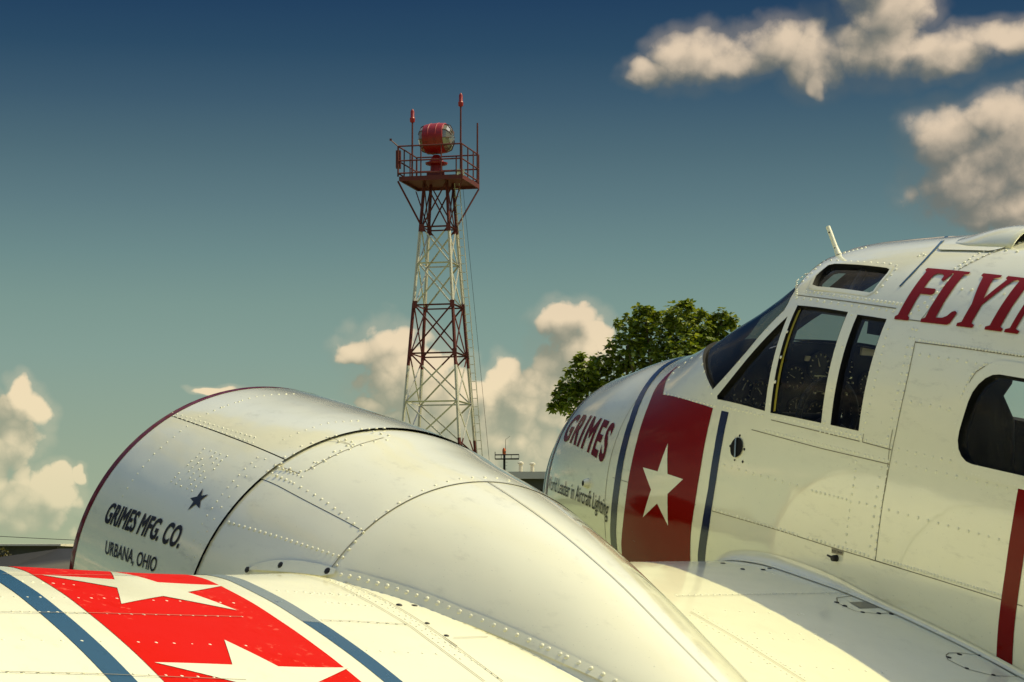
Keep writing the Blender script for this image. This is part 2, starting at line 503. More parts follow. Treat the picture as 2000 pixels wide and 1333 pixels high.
def normal(P,a,b,ea=1e-3,eb=1e-3):
    da=P(a+ea,b)-P(a-ea,b);db=P(a,b+eb)-P(a,b-eb)
    n=np.cross(da,db);return n/np.maximum(np.linalg.norm(n,axis=-1,keepdims=True),1e-12)

# positions measured on the skins: (station, girth angle) or (station, span)
FEAT = {
    'hull_rivets': [[-0.8527,0.567], [-0.8791,0.5714], [-0.9048,0.5753], [-0.93,0.579], [-0.9548,0.5824], [-0.9793,0.5855], [-1.0032,0.5884], [-1.0268,0.591], [-1.0501,0.5935], [-1.0732,0.5959], [-1.0961,0.5982], [-1.1187,0.6003], [-1.141,0.6023], [-1.1631,0.6042], [-1.185,0.606], [-1.2067,0.6077], [-1.2281,0.6092], [-1.2493,0.6107], [-1.2703,0.612], [-1.291,0.6132], [-1.3116,0.6144], [-1.3321,0.6154], [-1.3524,0.6165], [-1.3725,0.6175], [-1.3926,0.6184], [-0.8248,0.5963], [-0.8714,0.604], [-0.9158,0.6103], [-0.9589,0.6159], [-1.0007,0.6207], [-1.0415,0.6249], [-1.0815,0.6288], [-1.1209,0.6323], [-1.1595,0.6354], [-1.1975,0.6382], [-1.2348,0.6408], [-1.2715,0.643], [-1.3075,0.6449], [-1.3431,0.6466], [-1.3783,0.6482], [-0.7941,0.3729], [-0.8465,0.3877], [-0.8922,0.3971], [-0.9353,0.4046], [-0.9773,0.4115], [-1.0177,0.4172], [-1.057,0.4221], [-1.0953,0.4265], [-1.1327,0.4303], [-1.1692,0.4335], [-1.2124,0.4442], [-1.2308,0.4657], [-1.2351,0.4945], [-1.238,0.5196], [-1.2406,0.5485], [-1.238,0.5795], [-0.6554,0.3775], [-0.6756,0.4069], [-0.6554,0.4069], [-0.6554,0.4069], [-0.7016,0.4668], [-0.7068,0.4769], [-0.7356,0.5043], [-0.7519,0.5215], [-0.766,0.5365], [-0.7799,0.5507], [-0.7926,0.5641], [-0.8045,0.5769], [-0.7297,0.3512], [-0.7524,0.3937], [-0.7623,0.4255], [-0.7721,0.4563], [-0.7739,0.4815], [-0.7711,0.5037], [-1.525,0.5133], [-1.5217,0.5383], [-1.5162,0.5622], [-1.508,0.5846], [-1.4967,0.6056], [-1.4782,0.6225], [-1.5274,0.5345], [-1.5287,0.565], [-1.527,0.5939], [-1.5194,0.6202], [-1.4933,0.636], [-1.4666,0.6517], [-1.4996,0.4508], [-1.5048,0.4334], [-1.509,0.4151], [-1.5124,0.3963], [-1.5149,0.3767], [-1.5204,0.3591], [-1.5299,0.3445], [-1.5395,0.3299], [-1.5491,0.3153], [-1.5574,0.2998], [-1.5626,0.2814], [-1.5654,0.2611], [-1.5651,0.2379], [-1.5598,0.2101], [-1.5228,0.4465], [-1.5307,0.4284], [-1.5388,0.4103], [-1.5483,0.3932], [-1.5568,0.3754], [-1.5663,0.3583], [-1.5745,0.3402], [-1.5839,0.3229], [-1.5921,0.3047], [-1.5984,0.2848], [-1.602,0.2626], [-1.6155,0.5419], [-1.6605,0.5415], [-1.809,0.5477], [-1.7068,0.6689], [-1.7989,0.6694], [-1.2612,0.3838], [-1.264,0.37], [-1.2838,0.378], [-1.6134,0.3314], [-1.6687,0.337], [-0.7696,0.3041], [-0.7915,0.3034], [-0.8098,0.2996], [-0.8258,0.294], [-0.84,0.287], [-0.8528,0.2788], [-0.8642,0.2695], [-1.5734,0.7454], [-1.5893,0.7458], [-1.6051,0.7462], [-1.6209,0.7466], [-1.6366,0.747], [-1.6522,0.7473], [-1.6677,0.7477], [-1.6832,0.748], [-1.6985,0.7484], [-1.7139,0.7487], [-1.7291,0.749], [-1.7443,0.7493], [-1.7593,0.7496], [-1.7743,0.7499], [-1.7893,0.7501], [-1.8041,0.7504], [-1.8189,0.7506], [-1.8336,0.7508], [-1.8482,0.751], [-1.8628,0.7512], [-1.8772,0.7513], [-1.8916,0.7514], [-1.9059,0.7516], [-1.9202,0.7517], [-1.9343,0.7517], [-1.9484,0.7518], [-1.9624,0.7518], [-1.9763,0.7519], [-1.9902,0.7519], [-2.004,0.7519], [-2.0177,0.7518], [-2.0314,0.7518], [-1.6018,0.7951], [-1.6461,0.7959], [-1.6898,0.7966], [-1.7329,0.7972], [-1.7754,0.7978], [-1.8173,0.7982], [-1.8586,0.7985], [-1.8941,0.7976], [-1.8836,0.8092], [-1.8736,0.8212], [-1.864,0.8335], [-1.8587,0.8479], [-1.8549,0.8629], [-1.8538,0.8786], [-1.8524,0.8944], [-1.8516,0.9104], [-1.8541,0.9268], [-1.857,0.9433], [-1.8604,0.9599], [-1.8622,0.9765], [-1.8631,0.9933], [-1.8639,1.0101], [-1.8653,1.027], [-1.8667,1.0441], [-1.8706,1.0612], [-1.875,1.0782], [-1.8816,1.0949], [-1.889,1.1114], [-1.8995,1.1265], [-1.913,1.14], [-1.9283,1.1518], [-1.9444,1.1627], [-1.9607,1.1733], [-1.9694,1.1725], [-1.9846,1.1729], [-1.9998,1.1733], [-2.0149,1.1737], [-2.0299,1.174], [-2.0448,1.1744], [-2.0597,1.1747], [-2.0746,1.1751], [-2.0894,1.1754], [-2.1041,1.1758], [-2.1188,1.1761], [-2.1334,1.1765], [-2.1479,1.1768], [-2.1624,1.1772], [-1.9052,0.7963], [-1.9205,0.7961], [-1.9357,0.7958], [-1.9508,0.7956], [-1.9658,0.7953], [-1.9807,0.795], [-1.9955,0.7947], [-2.0103,0.7944], [-2.025,0.7941], [-2.0396,0.7938], [-2.0542,0.7934], [-1.5131,0.7081], [-1.5222,0.7409], [-1.5304,0.7736], [-1.5401,0.8063], [-1.5486,0.8389], [-1.5561,0.8716], [-1.5625,0.9044], [-1.5678,0.9375], [-1.5722,0.9708], [-1.5756,1.0044], [-1.5782,1.0385], [-1.5804,1.073], [-1.5819,1.108], [-1.5334,0.709], [-1.5426,0.7412], [-1.5538,0.7735], [-1.5641,0.8056], [-1.5729,0.8376], [-1.58,0.8696], [-1.5864,0.9017], [-1.5923,0.9341], [-1.5974,0.9667], [-1.6017,0.9997], [-1.6051,1.033], [-1.6071,1.0667], [-1.6083,1.1009], [-1.4001,0.7172], [-1.4108,0.749], [-1.4202,0.7805], [-1.4283,0.8118], [-1.4354,0.8431], [-1.4413,0.8745], [-1.4464,0.9059], [-1.4506,0.9376], [-1.4539,0.9695], [-1.4565,1.0018], [-1.4583,1.0344], [-1.4595,1.0674], [-1.4601,1.1009], [-1.6439,1.1443], [-1.6846,1.1446], [-1.7248,1.1449], [-1.7644,1.1451], [-1.8036,1.1453], [-1.8422,1.1454], [-1.8803,1.1455], [-1.6444,1.1966], [-1.6923,1.1968], [-1.7395,1.197], [-1.786,1.1972], [-1.8317,1.1972], [-1.8768,1.1973], [-1.9211,1.1973], [-1.9647,1.1972], [-2.0076,1.197], [-2.0499,1.1969], [-2.0918,1.1967], [-2.1332,1.1965], [-2.1741,1.1964], [-1.6427,0.9649], [-1.6876,0.9654], [-1.732,0.9658], [-1.7757,0.9661], [-1.8188,0.9663], [-1.4848,1.1383], [-1.5101,1.1388], [-1.5354,1.1394], [-1.5604,1.14], [-1.5853,1.1405], [-1.6101,1.1411], [-0.96,1.1742], [-0.9837,1.1757], [-1.0072,1.1771], [-1.0304,1.1784], [-1.0535,1.1796], [-1.0764,1.1808], [-1.0991,1.182], [-1.1216,1.1831], [-1.144,1.1841], [-1.1662,1.1851], [-1.1882,1.1861], [-1.2101,1.1869], [-1.2318,1.1878], [-1.2534,1.1886], [-1.2748,1.1893], [-1.296,1.19], [-1.3172,1.1907], [-1.3382,1.1913], [-1.359,1.1918], [-1.3797,1.1924], [-1.4003,1.1928], [-1.4208,1.1933], [-1.4411,1.1937], [-1.4613,1.194], [-1.4938,1.1959], [-1.5125,1.1962], [-1.531,1.1964], [-1.5651,1.1965], [-1.5874,1.197], [-1.6096,1.1976], [-1.2527,1.1369], [-1.2766,1.1369], [-1.3003,1.1368], [-1.3238,1.1367], [-1.3472,1.1365], [-1.3704,1.1362], [-1.3934,1.136], [-1.4163,1.1356], [-1.439,1.1353], [-1.4615,1.1349], [-1.4593,1.23], [-1.4624,1.2633], [-1.465,1.297], [-1.4653,1.3312], [-1.4651,1.3659], [-1.4651,1.4009], [-1.4651,1.4363], [-1.4657,1.4718], [-1.466,1.5076], [-1.4663,1.5435], [-1.4664,1.5796], [-1.5836,1.23], [-1.5836,1.2699], [-1.5832,1.3104], [-1.5839,1.3514], [-1.5842,1.3929], [-1.5849,1.4349], [-1.5851,1.4773], [-1.585,1.52], [-1.5846,1.563], [-1.6139,1.2262], [-1.6138,1.2591], [-1.6135,1.2923], [-1.6139,1.3259], [-1.6139,1.3599], [-1.6137,1.3943], [-1.6133,1.429], [-1.6131,1.464], [-1.6127,1.4992], [-1.6126,1.5345], [-1.6124,1.57], [-1.6121,1.6056], [-1.2649,1.3945], [-1.2877,1.3945], [-1.3104,1.3945], [-1.3329,1.3944], [-1.3552,1.3943], [-1.3774,1.3942], [-1.3995,1.394], [-1.4214,1.3938], [-1.4432,1.3935], [-1.5066,1.3928], [-1.543,1.3912], [-1.6513,1.3894], [-1.6949,1.3903], [-1.6943,1.3907], [-1.7415,1.3906], [-1.7881,1.3904], [-1.8339,1.3903], [-1.8791,1.3902], [-1.9235,1.3901], [-1.9671,1.3899], [-2.0101,1.3898], [-2.0525,1.3897], [-2.0944,1.3896], [-2.1359,1.3895], [-0.7234,1.6025], [-0.7483,1.6029], [-0.7729,1.6033], [-0.7974,1.6037], [-0.8217,1.604], [-0.8457,1.6044], [-0.8695,1.6047], [-0.8931,1.605], [-0.9165,1.6053], [-0.9396,1.6056], [-0.9625,1.606], [-0.9852,1.6063], [-1.0076,1.6066], [-1.0298,1.6068], [-1.0519,1.6071], [-1.0738,1.6073], [-1.0955,1.6076], [-1.1016,1.6076], [-1.1246,1.6081], [-1.1475,1.6086], [-1.1702,1.6091], [-1.1927,1.6096], [-1.2151,1.61], [-1.2756,1.607], [-1.2985,1.6071], [-1.3213,1.6071], [-1.3439,1.6071], [-1.3663,1.6071], [-1.3886,1.607], [-1.4108,1.6069], [-1.4328,1.6068], [-1.4547,1.6066], [-1.4764,1.6064], [-1.4979,1.6062], [-1.5194,1.606], [-1.5408,1.6057], [-1.562,1.6055], [-1.5832,1.6053], [-1.6598,1.6027], [-1.6757,1.6025], [-1.6916,1.6024], [-1.7074,1.6023], [-1.7232,1.6021], [-1.7388,1.602], [-1.7544,1.6019], [-1.7699,1.6018], [-1.7853,1.6017], [-1.8007,1.6016], [-1.816,1.6016], [-1.8311,1.6015], [-1.8462,1.6014], [-1.8613,1.6014], [-1.8762,1.6013], [-1.8911,1.6013], [-1.9059,1.6012], [-1.9206,1.6012], [-1.9352,1.6012], [-1.9498,1.6012], [-1.9642,1.6012], [-1.9786,1.6012], [-1.9929,1.6012], [-2.0071,1.6012], [-2.0213,1.6012], [-2.0354,1.6012], [-2.0495,1.6013], [-2.0635,1.6013], [-2.0775,1.6013], [-2.0914,1.6013], [-2.1052,1.6014], [-2.119,1.6014], [-2.1328,1.6014], [-2.1465,1.6015], [-2.1601,1.6015], [-2.1737,1.6015], [-0.7518,1.3668], [-0.7984,1.3697], [-0.8443,1.3724], [-0.8892,1.3749], [-0.9334,1.3773], [-0.9766,1.3794], [-1.019,1.3814], [-1.0607,1.3833], [-1.1019,1.385], [-1.1425,1.3865], [-1.1826,1.388], [-0.1316,0.6759], [-0.1074,0.7063], [-0.0928,0.7462], [-0.0933,0.7989], [-0.1073,0.8604], [-0.1723,0.9835], [-0.2132,0.9983], [-0.2512,1.0108], [-0.2864,1.0212], [-0.3194,1.03], [-0.3508,1.0378], [-0.3813,1.0448], [-0.4111,1.0512], [-0.4403,1.0571], [-0.4691,1.0627], [-0.4974,1.0678], [-0.5252,1.0725], [-0.5526,1.0768], [-0.5795,1.0807], [-0.606,1.0843], [-0.2922,0.7643], [-0.3653,0.8365], [-0.4192,0.8922], [-0.4679,0.94], [-0.5125,0.9826], [-0.5546,1.0208], [-0.6675,1.0852], [-0.6952,1.0886], [-0.7221,1.0917], [-0.7483,1.0945], [-0.7738,1.0971], [-0.7989,1.0995], [-0.8238,1.1018], [-0.8483,1.1039], [-0.8725,1.106], [-0.8964,1.1079], [-0.92,1.1098], [-0.9702,1.1047], [-0.9976,1.1065], [-1.0247,1.1081], [-1.0514,1.1096], [-1.078,1.1111], [-1.1043,1.1124], [-1.1303,1.1137], [-1.1562,1.1149], [-1.1818,1.1161], [-1.2072,1.1171], [-1.2324,1.1181], [-1.2573,1.119], [-1.2821,1.1199], [-1.3067,1.1207], [-1.331,1.1214], [-1.3552,1.1221], [-1.3792,1.1227], [-1.4031,1.1233], [-1.4267,1.1238], [-1.4502,1.1242], [-0.7631,0.7385], [-0.7192,0.8058], [-0.6684,0.8728], [-0.6133,0.947], [-0.8901,0.7515], [-0.9194,0.8586], [-0.9379,0.9622], [-0.9465,1.0571], [-1.1875,0.674], [-1.2216,0.7993], [-1.2512,0.9664], [-1.2609,1.0988]],
    'hull_l1': [[-1.5561,0.7511], [-1.5678,0.7871], [-1.5779,0.8229], [-1.5867,0.8586], [-1.5937,0.8945], [-1.5994,0.9306], [-1.6041,0.9671], [-1.6079,1.004], [-1.6114,1.0413], [-1.614,1.0792], [-1.6158,1.1177], [-1.6169,1.1568], [-1.6184,1.1966], [-1.6192,1.237], [-1.6194,1.278], [-1.6191,1.3198], [-1.6182,1.3622], [-1.6168,1.4051]],
    'hull_l2': [[-1.5585,0.755], [-1.6225,0.7552], [-1.6853,0.7554], [-1.747,0.7554], [-1.8075,0.7556], [-1.867,0.756], [-1.9253,0.7562], [-1.9823,0.756], [-2.0381,0.7556]],
    'hull_l3': [[-0.7105,1.611], [-0.8214,1.6116], [-0.9279,1.6121], [-1.0297,1.6124], [-1.1277,1.6134], [-1.2223,1.6156], [-1.3142,1.6173], [-1.4036,1.6184], [-1.4909,1.618], [-1.5762,1.617], [-1.6598,1.6161], [-1.7414,1.6152]],
    'hull_l4': [[-1.5943,1.6179], [-1.6615,1.617], [-1.7274,1.6162], [-1.792,1.6155], [-1.8552,1.615], [-1.917,1.6148], [-1.9773,1.6152], [-2.0363,1.6157], [-2.0944,1.6162], [-2.1516,1.6167], [-2.2079,1.6168], [-2.2635,1.6166]],
    'hull_l5': [[-0.8782,1.1787], [-0.982,1.1874], [-1.081,1.1946], [-1.1769,1.2007], [-1.2698,1.2057], [-1.3601,1.2074], [-1.448,1.2084], [-1.5337,1.2088], [-1.6175,1.209]],
    'hull_l6': [[-0.9763,1.1237], [-1.0407,1.1279], [-1.1038,1.1317], [-1.1654,1.135], [-1.2259,1.138], [-1.2851,1.1405], [-1.3433,1.1428], [-1.4004,1.1446], [-1.4565,1.1462]],
    'hull_l7': [[-1.4671,1.1136], [-1.4677,1.1202], [-1.4683,1.1267], [-1.469,1.1333], [-1.4695,1.1398], [-1.4701,1.1464]],
    'hull_l8': [[-1.4701,1.1464], [-1.4992,1.1477], [-1.528,1.1489], [-1.5567,1.15], [-1.5851,1.1512], [-1.6134,1.1524]],
    'hull_l9': [[-0.8194,0.5826], [-0.9013,0.5957], [-0.978,0.6054], [-1.051,0.613], [-1.1215,0.6193], [-1.1904,0.6255], [-1.2571,0.6306], [-1.3218,0.6347], [-1.3851,0.6382]],
    'hull_l10': [[-1.4682,0.6771], [-1.4808,0.6773], [-1.4934,0.6775], [-1.5059,0.6777], [-1.5183,0.6779], [-1.5308,0.678]],
    'hull_l11': [[-1.5961,1.0765], [-1.5987,1.1057], [-1.6008,1.1354], [-1.6045,1.1653], [-1.609,1.1954], [-1.6131,1.2258], [-1.6157,1.2567], [-1.6167,1.2882], [-1.6173,1.3199], [-1.6176,1.3521], [-1.618,1.3845], [-1.6182,1.4173], [-1.6182,1.4503], [-1.618,1.4836], [-1.6183,1.517], [-1.6186,1.5505], [-1.6188,1.5841], [-1.6188,1.6177]],
    'hull_l13': [[0.0258,1.5281], [-0.0018,1.5325], [-0.0289,1.5366], [-0.0557,1.5405], [-0.0822,1.5444], [-0.1084,1.548]],
    'hull_l14': [[-1.8989,0.8066], [-1.8873,0.8172], [-1.8756,0.8279], [-1.8707,0.8419], [-1.8662,0.8563], [-1.8658,0.8718], [-1.8661,0.8875], [-1.8667,0.9033], [-1.8691,0.9193], [-1.8714,0.9354], [-1.8738,0.9516], [-1.8765,0.9678], [-1.879,0.9842], [-1.8813,1.0006], [-1.8833,1.0171], [-1.8849,1.0338], [-1.8863,1.0505], [-1.888,1.0673], [-1.8903,1.0842], [-1.8947,1.1008], [-1.9022,1.1169], [-1.9128,1.1311], [-1.9287,1.1419], [-1.946,1.1504], [-1.9646,1.1565], [-1.9836,1.1601], [-2.0033,1.1603], [-2.0228,1.1605], [-2.0422,1.1607], [-2.0616,1.1609], [-2.0808,1.161], [-2.0999,1.1612], [-2.1189,1.1614], [-2.1379,1.1615], [-2.1567,1.1617], [-2.1754,1.1619]],
    'hull_l15': [[-1.8989,0.8066], [-1.9321,0.8056], [-1.9648,0.8045], [-1.9972,0.8034], [-2.0292,0.8022], [-2.0609,0.8009]],
    'hull_l16': [[-1.5237,0.4588], [-1.532,0.4408], [-1.5393,0.422], [-1.5493,0.4051], [-1.5588,0.3879], [-1.5671,0.3697], [-1.5761,0.352], [-1.5847,0.334], [-1.5916,0.3146], [-1.5964,0.2934], [-1.5983,0.2696], [-1.596,0.242]],
    'hull_l17': [[-1.5319,0.485], [-1.5336,0.503], [-1.5345,0.5206], [-1.5346,0.5376], [-1.534,0.5543], [-1.5359,0.5719], [-1.5372,0.5891], [-1.5379,0.6061], [-1.5381,0.6228], [-1.5377,0.6393], [-1.5345,0.6547], [-1.5305,0.6699]],
    'hull_l18': [[-0.1449,1.5574], [-0.2095,1.5624], [-0.2716,1.5666], [-0.3314,1.5701], [-0.3886,1.5758], [-0.4435,1.5839], [-0.4973,1.5911], [-0.5503,1.5973], [-0.6027,1.6026]],
    'blueline': [[-1.1526,0.1567], [-1.2487,0.2675], [-1.2839,0.3232], [-1.3048,0.3665], [-1.3182,0.4036], [-1.3261,0.4366], [-1.3301,0.4668], [-1.3314,0.4951], [-1.3305,0.5221], [-1.3278,0.5479]],
    'star': [[-0.357,1.2974], [-0.3951,1.4685], [-0.5043,1.4819], [-0.4121,1.5788], [-0.4322,1.7532], [-0.3466,1.6438], [-0.249,1.7412], [-0.2936,1.5713], [-0.2109,1.4484], [-0.3238,1.4619]],
    'plate': [[-0.0683,0.7047], [-0.0441,0.764], [-0.0871,0.8601], [-0.1607,0.988]],
    'grimes': [[0.7743,1.0821], [0.133,1.4349], [0.1355,1.1531], [0.7515,0.7592]],
    'world': [[0.7395,1.5726], [0.0472,1.7804], [0.0303,1.6592], [0.8519,1.3367]],
    'qwin': [[-0.8442,0.6837], [-0.9282,1.0893], [-0.6111,1.0515], [-0.6016,1.035]],
    'pwin': [[-0.8633,0.6343], [-1.1617,0.6642], [-1.2456,1.1034], [-0.963,1.0938]],
    'swin': [[-1.2175,0.6728], [-1.3706,0.6818], [-1.4386,1.1068], [-1.2958,1.1042]],
    'skylight': [[-0.8589,0.5348], [-0.8286,0.4806], [-0.8289,0.4175], [-0.8574,0.4132], [-1.1797,0.4589], [-1.2022,0.466], [-1.2104,0.485], [-1.2178,0.5734], [-1.2055,0.5799], [-0.9009,0.5475]],
    'cabwin': [[-1.9584,0.8255], [-1.9217,0.8348], [-1.8972,0.8566], [-1.888,0.9017], [-1.9034,1.0012], [-1.9114,1.07], [-1.9235,1.1034], [-1.9545,1.1277], [-1.9929,1.141], [-2.1856,1.1374], [-2.0725,0.8246]],
    'wsh_lo': [[-0.3288,0.788], [-0.3948,0.8613], [-0.4594,0.9232], [-0.5111,0.9683], [-0.5528,1.0017]],
    'wsh_post': [[-0.5585,0.9954], [-0.6915,0.8267], [-0.7972,0.6532]],
    'wsh_top': [[-0.7972,0.6532], [-0.7947,0.6191], [-0.7847,0.5934]],
    'cabstripe': [[-2.1735,1.1602], [-2.1795,1.2871], [-2.1798,1.4798], [-2.1766,1.6547], [-2.1721,1.835]],
    'cabstripe2': [[-2.2438,1.4269], [-2.2412,1.6054], [-2.238,1.7252], [-2.2319,1.851]],
    'rblue': [[-0.6646,1.1067], [-0.7148,1.1117], [-0.6732,1.2916], [-0.7106,1.3567], [-0.6343,1.8568]],
    'vent': [[-0.8132,1.2712], [-0.8501,1.2663], [-0.8013,1.2234]],
    'ventscrews': [[-0.815,1.2135], [-0.7696,1.2692], [-0.8579,1.2732], [-0.8108,1.3321], [-0.861,1.3329]],
    'drain': [[-1.4307,1.6592], [-1.4139,1.6567]],
    'placard': [[-1.4015,1.6213], [-1.4614,1.617], [-1.4612,1.6386], [-1.404,1.6425]],
    'antenna': [[-0.7563,0.3029]],
    'scoop': [[-1.3077,0.2834], [-1.4646,0.3116], [-1.4858,0.3035], [-1.5383,0.1897]],
    'flyO': [[-1.4079,0.6806], [-1.9464,0.6853], [-1.3797,0.4563], [-1.827,0.4775]],
    'nosefix': [[0.2479,1.5758]],
    'cowl_rivets': [[-0.1974,0.3351], [-0.1943,0.4196], [-0.188,0.5075], [-0.1789,0.5478], [-0.1966,0.6356], [-0.1996,0.6784], [-0.2037,0.723], [-0.2037,0.7654], [-0.2017,0.8074], [-0.2003,0.8513], [-0.2054,0.894], [-0.2036,0.9353], [-0.2056,0.9776], [-0.2052,1.0182], [-0.207,1.062], [-0.2075,1.1057], [0.0338,0.5815], [-0.0033,0.5804], [-0.0411,0.5799], [-0.0781,0.5791], [-0.1142,0.5781], [-0.1497,0.5769], [-0.1846,0.5756], [-0.219,0.5741], [-0.2529,0.5726], [-0.2864,0.5711], [-0.3196,0.5695], [-0.3523,0.5678], [-0.3846,0.566], [-0.4164,0.5642], [-0.4478,0.5623], [-0.4789,0.5603], [-0.5097,0.5583], [-0.5401,0.5563], [-0.5703,0.5542], [-0.6002,0.5521], [-0.0378,0.602], [-0.0748,0.6021], [-0.111,0.6019], [-0.1466,0.6015], [-0.1815,0.6011], [-0.216,0.6005], [-0.25,0.5998], [-0.2836,0.5991], [-0.3168,0.5984], [-0.3496,0.5975], [-0.3819,0.5966], [-0.4139,0.5956], [-0.4454,0.5945], [-0.4766,0.5934], [-0.5074,0.5922], [-0.5379,0.591], [-0.5681,0.5898], [-0.5981,0.5885], [-0.6276,0.5871], [-0.4405,0.7251], [-0.4471,0.7535], [-0.4526,0.7813], [-0.4477,0.8122], [-0.4507,0.8391], [-0.4442,0.8951], [-0.4441,0.9209], [-0.443,0.9465], [-0.4849,0.7208], [-0.4887,0.7813], [-0.4931,0.8089], [-0.4873,0.8396], [-0.4894,0.8663], [-0.4811,0.9222], [-0.4802,0.9479], [-0.5201,0.7202], [-0.5273,0.7492], [-0.529,0.8091], [-0.5325,0.8365], [-0.5256,0.867], [-0.5269,0.8936], [-0.5169,0.9494], [-0.555,0.7195], [-0.5623,0.7488], [-0.5684,0.7776], [-0.568,0.837], [-0.5706,0.8642], [-0.5628,0.8946], [-0.5632,0.9211], [-0.5626,0.9474], [-0.5978,0.7152], [-0.597,0.7484], [-0.6032,0.7774], [-0.6083,0.8059], [-0.6059,0.8649], [-0.6075,0.892], [-0.5989,0.9223], [-0.5984,0.9488], [-0.7416,0.6575], [-0.7474,0.6978], [-0.7493,0.7411], [-0.756,0.7842], [-0.7582,0.8231], [-0.7618,0.8637], [-0.766,0.9053], [-0.7681,0.9461], [-0.7704,0.9855], [-0.7719,1.0256], [-0.7752,1.0689], [-0.779,1.11], [-0.7828,1.1508], [-0.7833,1.1897], [-0.7864,1.2307], [-0.7832,0.6475], [-0.7831,0.7091], [-0.7939,0.7738], [-0.7994,0.837], [-0.8065,0.9021], [-0.8111,0.9627], [-0.8176,1.0272], [-0.8219,1.0905], [-0.8255,1.1547], [-0.8295,1.2189], [-0.7277,0.4954], [-0.7261,0.4556], [-0.7281,0.4149], [-0.727,0.372], [-0.7268,0.33], [-0.7207,0.2851], [-0.723,0.248], [-0.7284,0.2109], [-0.738,0.1772], [-0.7447,0.1411], [-0.7491,0.1073], [-0.1879,0.5075], [-0.191,0.4703], [-0.1913,0.4313], [-0.1928,0.3927], [-0.1924,0.3528], [-0.1916,0.3123], [-0.1895,0.2706], [-0.1881,0.229], [-0.1901,0.1894], [-0.1885,0.1471], [-0.1965,0.1113], [-0.1992,0.0715], [-0.1942,0.0256]],
    'dent_row': [[-0.8952,1.0119], [-0.9229,1.0078], [-0.9495,1.0035], [-0.9755,0.999], [-1.0009,0.9945], [-1.0261,0.99], [-1.0511,0.9854], [-1.076,0.9808], [-1.1012,0.9762], [-1.1265,0.9717], [-1.1518,0.9671], [-1.1772,0.963], [-1.2025,0.959], [-1.2277,0.955], [-1.2526,0.951], [-1.2772,0.9469], [-1.3014,0.9427], [-1.3253,0.9385], [-1.3487,0.9341], [-1.3717,0.9297], [-1.3943,0.9251], [-1.4163,0.9203]],
    'nac_rivets': [[-0.8554,0.7023], [-0.8842,0.7023], [-0.9115,0.7016], [-0.9376,0.7005], [-0.9629,0.699], [-0.9876,0.6974], [-0.8567,0.6575], [-0.88,0.6566], [-0.9022,0.6553], [-0.9235,0.6536], [-0.9442,0.6517], [-0.9643,0.6495], [-0.9841,0.6472], [-1.0036,0.6448], [-1.0059,0.6967], [-1.044,0.6961], [-1.0818,0.6973], [-1.1227,0.697], [-1.1641,0.7002], [-1.2021,0.7048], [-1.246,0.7119], [-1.2847,0.7185], [-1.3274,0.7271], [-1.3668,0.7368], [-1.4063,0.745], [-0.8522,0.3593], [-0.9103,0.3468], [-0.9612,0.3462], [-0.9909,0.3608], [-0.9778,0.3979], [-0.9665,0.423], [-0.9932,0.4328], [-0.9854,0.4666], [-0.9854,0.5013], [-0.9978,0.5047], [-0.9825,0.5335], [-0.9712,0.5399], [-0.9876,0.5695], [-0.9997,0.5728], [-0.9889,0.6039], [-0.9743,0.6233], [-0.9246,0.6365], [-0.8674,0.633], [-0.8432,0.5912], [-0.8583,0.5519], [-0.8353,0.4884], [-0.8492,0.4408], [-0.9428,0.3045], [-0.9688,0.3153], [-0.9893,0.2918], [-0.9858,0.219], [-0.9873,0.1531], [-0.9742,0.3328], [-0.8586,0.3188], [-0.9129,0.3115], [-0.8553,0.1791], [-0.8623,0.1435], [-0.8661,0.1051], [-0.8661,0.0632], [-0.8968,0.1479], [-0.9238,0.1294], [-0.9486,0.109], [-1.4359,0.9624], [-1.4349,0.9147], [-1.4332,0.8655], [-1.4296,0.8155], [-1.4262,0.7523], [-1.4206,0.6617], [-1.4169,0.5854], [-1.4124,0.5085], [-1.4082,0.435], [-1.4045,0.3583], [-1.4006,0.2804], [-1.3953,0.2034], [-1.3907,0.1262], [-1.3866,0.0512], [-1.3854,-0.0236], [-1.3785,-0.1016], [-1.3841,-0.1702]],
    'strip_rivets': [[-1.4728,0.9958], [-1.5024,0.982], [-1.5331,0.9691], [-1.5646,0.9576], [-1.5958,0.9445], [-1.6286,0.9316], [-1.6624,0.9189], [-1.6964,0.9065], [-1.7319,0.8952], [-1.7688,0.8843], [-1.8072,0.8738], [-1.8469,0.8636], [-1.8858,0.8537], [-1.9255,0.841], [-1.9666,0.8286], [-2.0073,0.8173], [-2.0481,0.8066], [-2.0898,0.7954], [-2.1316,0.7848], [-2.1761,0.772], [-2.1992,0.7667], [-2.2389,0.7551], [-2.2614,0.7492]],
    'nl_cowlseam': [[-0.0305,0.6221], [-0.157,0.6189], [-0.2766,0.6143], [-0.3914,0.6093], [-0.5035,0.6062], [-0.6116,0.6025], [-0.7133,0.5972], [-0.8083,0.5897]],
    'nl_low': [[-0.852,0.7211], [-0.9237,0.7213], [-0.9886,0.7191], [-1.0529,0.7219], [-1.1191,0.7295], [-1.1857,0.7379], [-1.2512,0.7463], [-1.3148,0.754], [-1.3757,0.7611], [-1.4332,0.7672]],
    'nl_patch': [[-0.8485,0.3561], [-0.9644,0.3281]],
    'nl_patch2': [[-0.8487,0.6546], [-0.9839,0.6378]],
    'nl_patch3': [[-0.9922,0.601], [-0.9941,0.5425], [-0.9921,0.4811], [-0.9893,0.4186], [-0.9872,0.3553], [-0.9795,0.2875], [-0.9755,0.2209], [-0.9649,0.1485]],
    'mfg': [[-0.1701,1.2599], [-0.7198,1.2197], [-0.7064,1.1145], [-0.1585,1.1573]],
    'urbana': [[-0.2595,1.3904], [-0.6361,1.3624], [-0.6265,1.2958], [-0.2413,1.3311]],
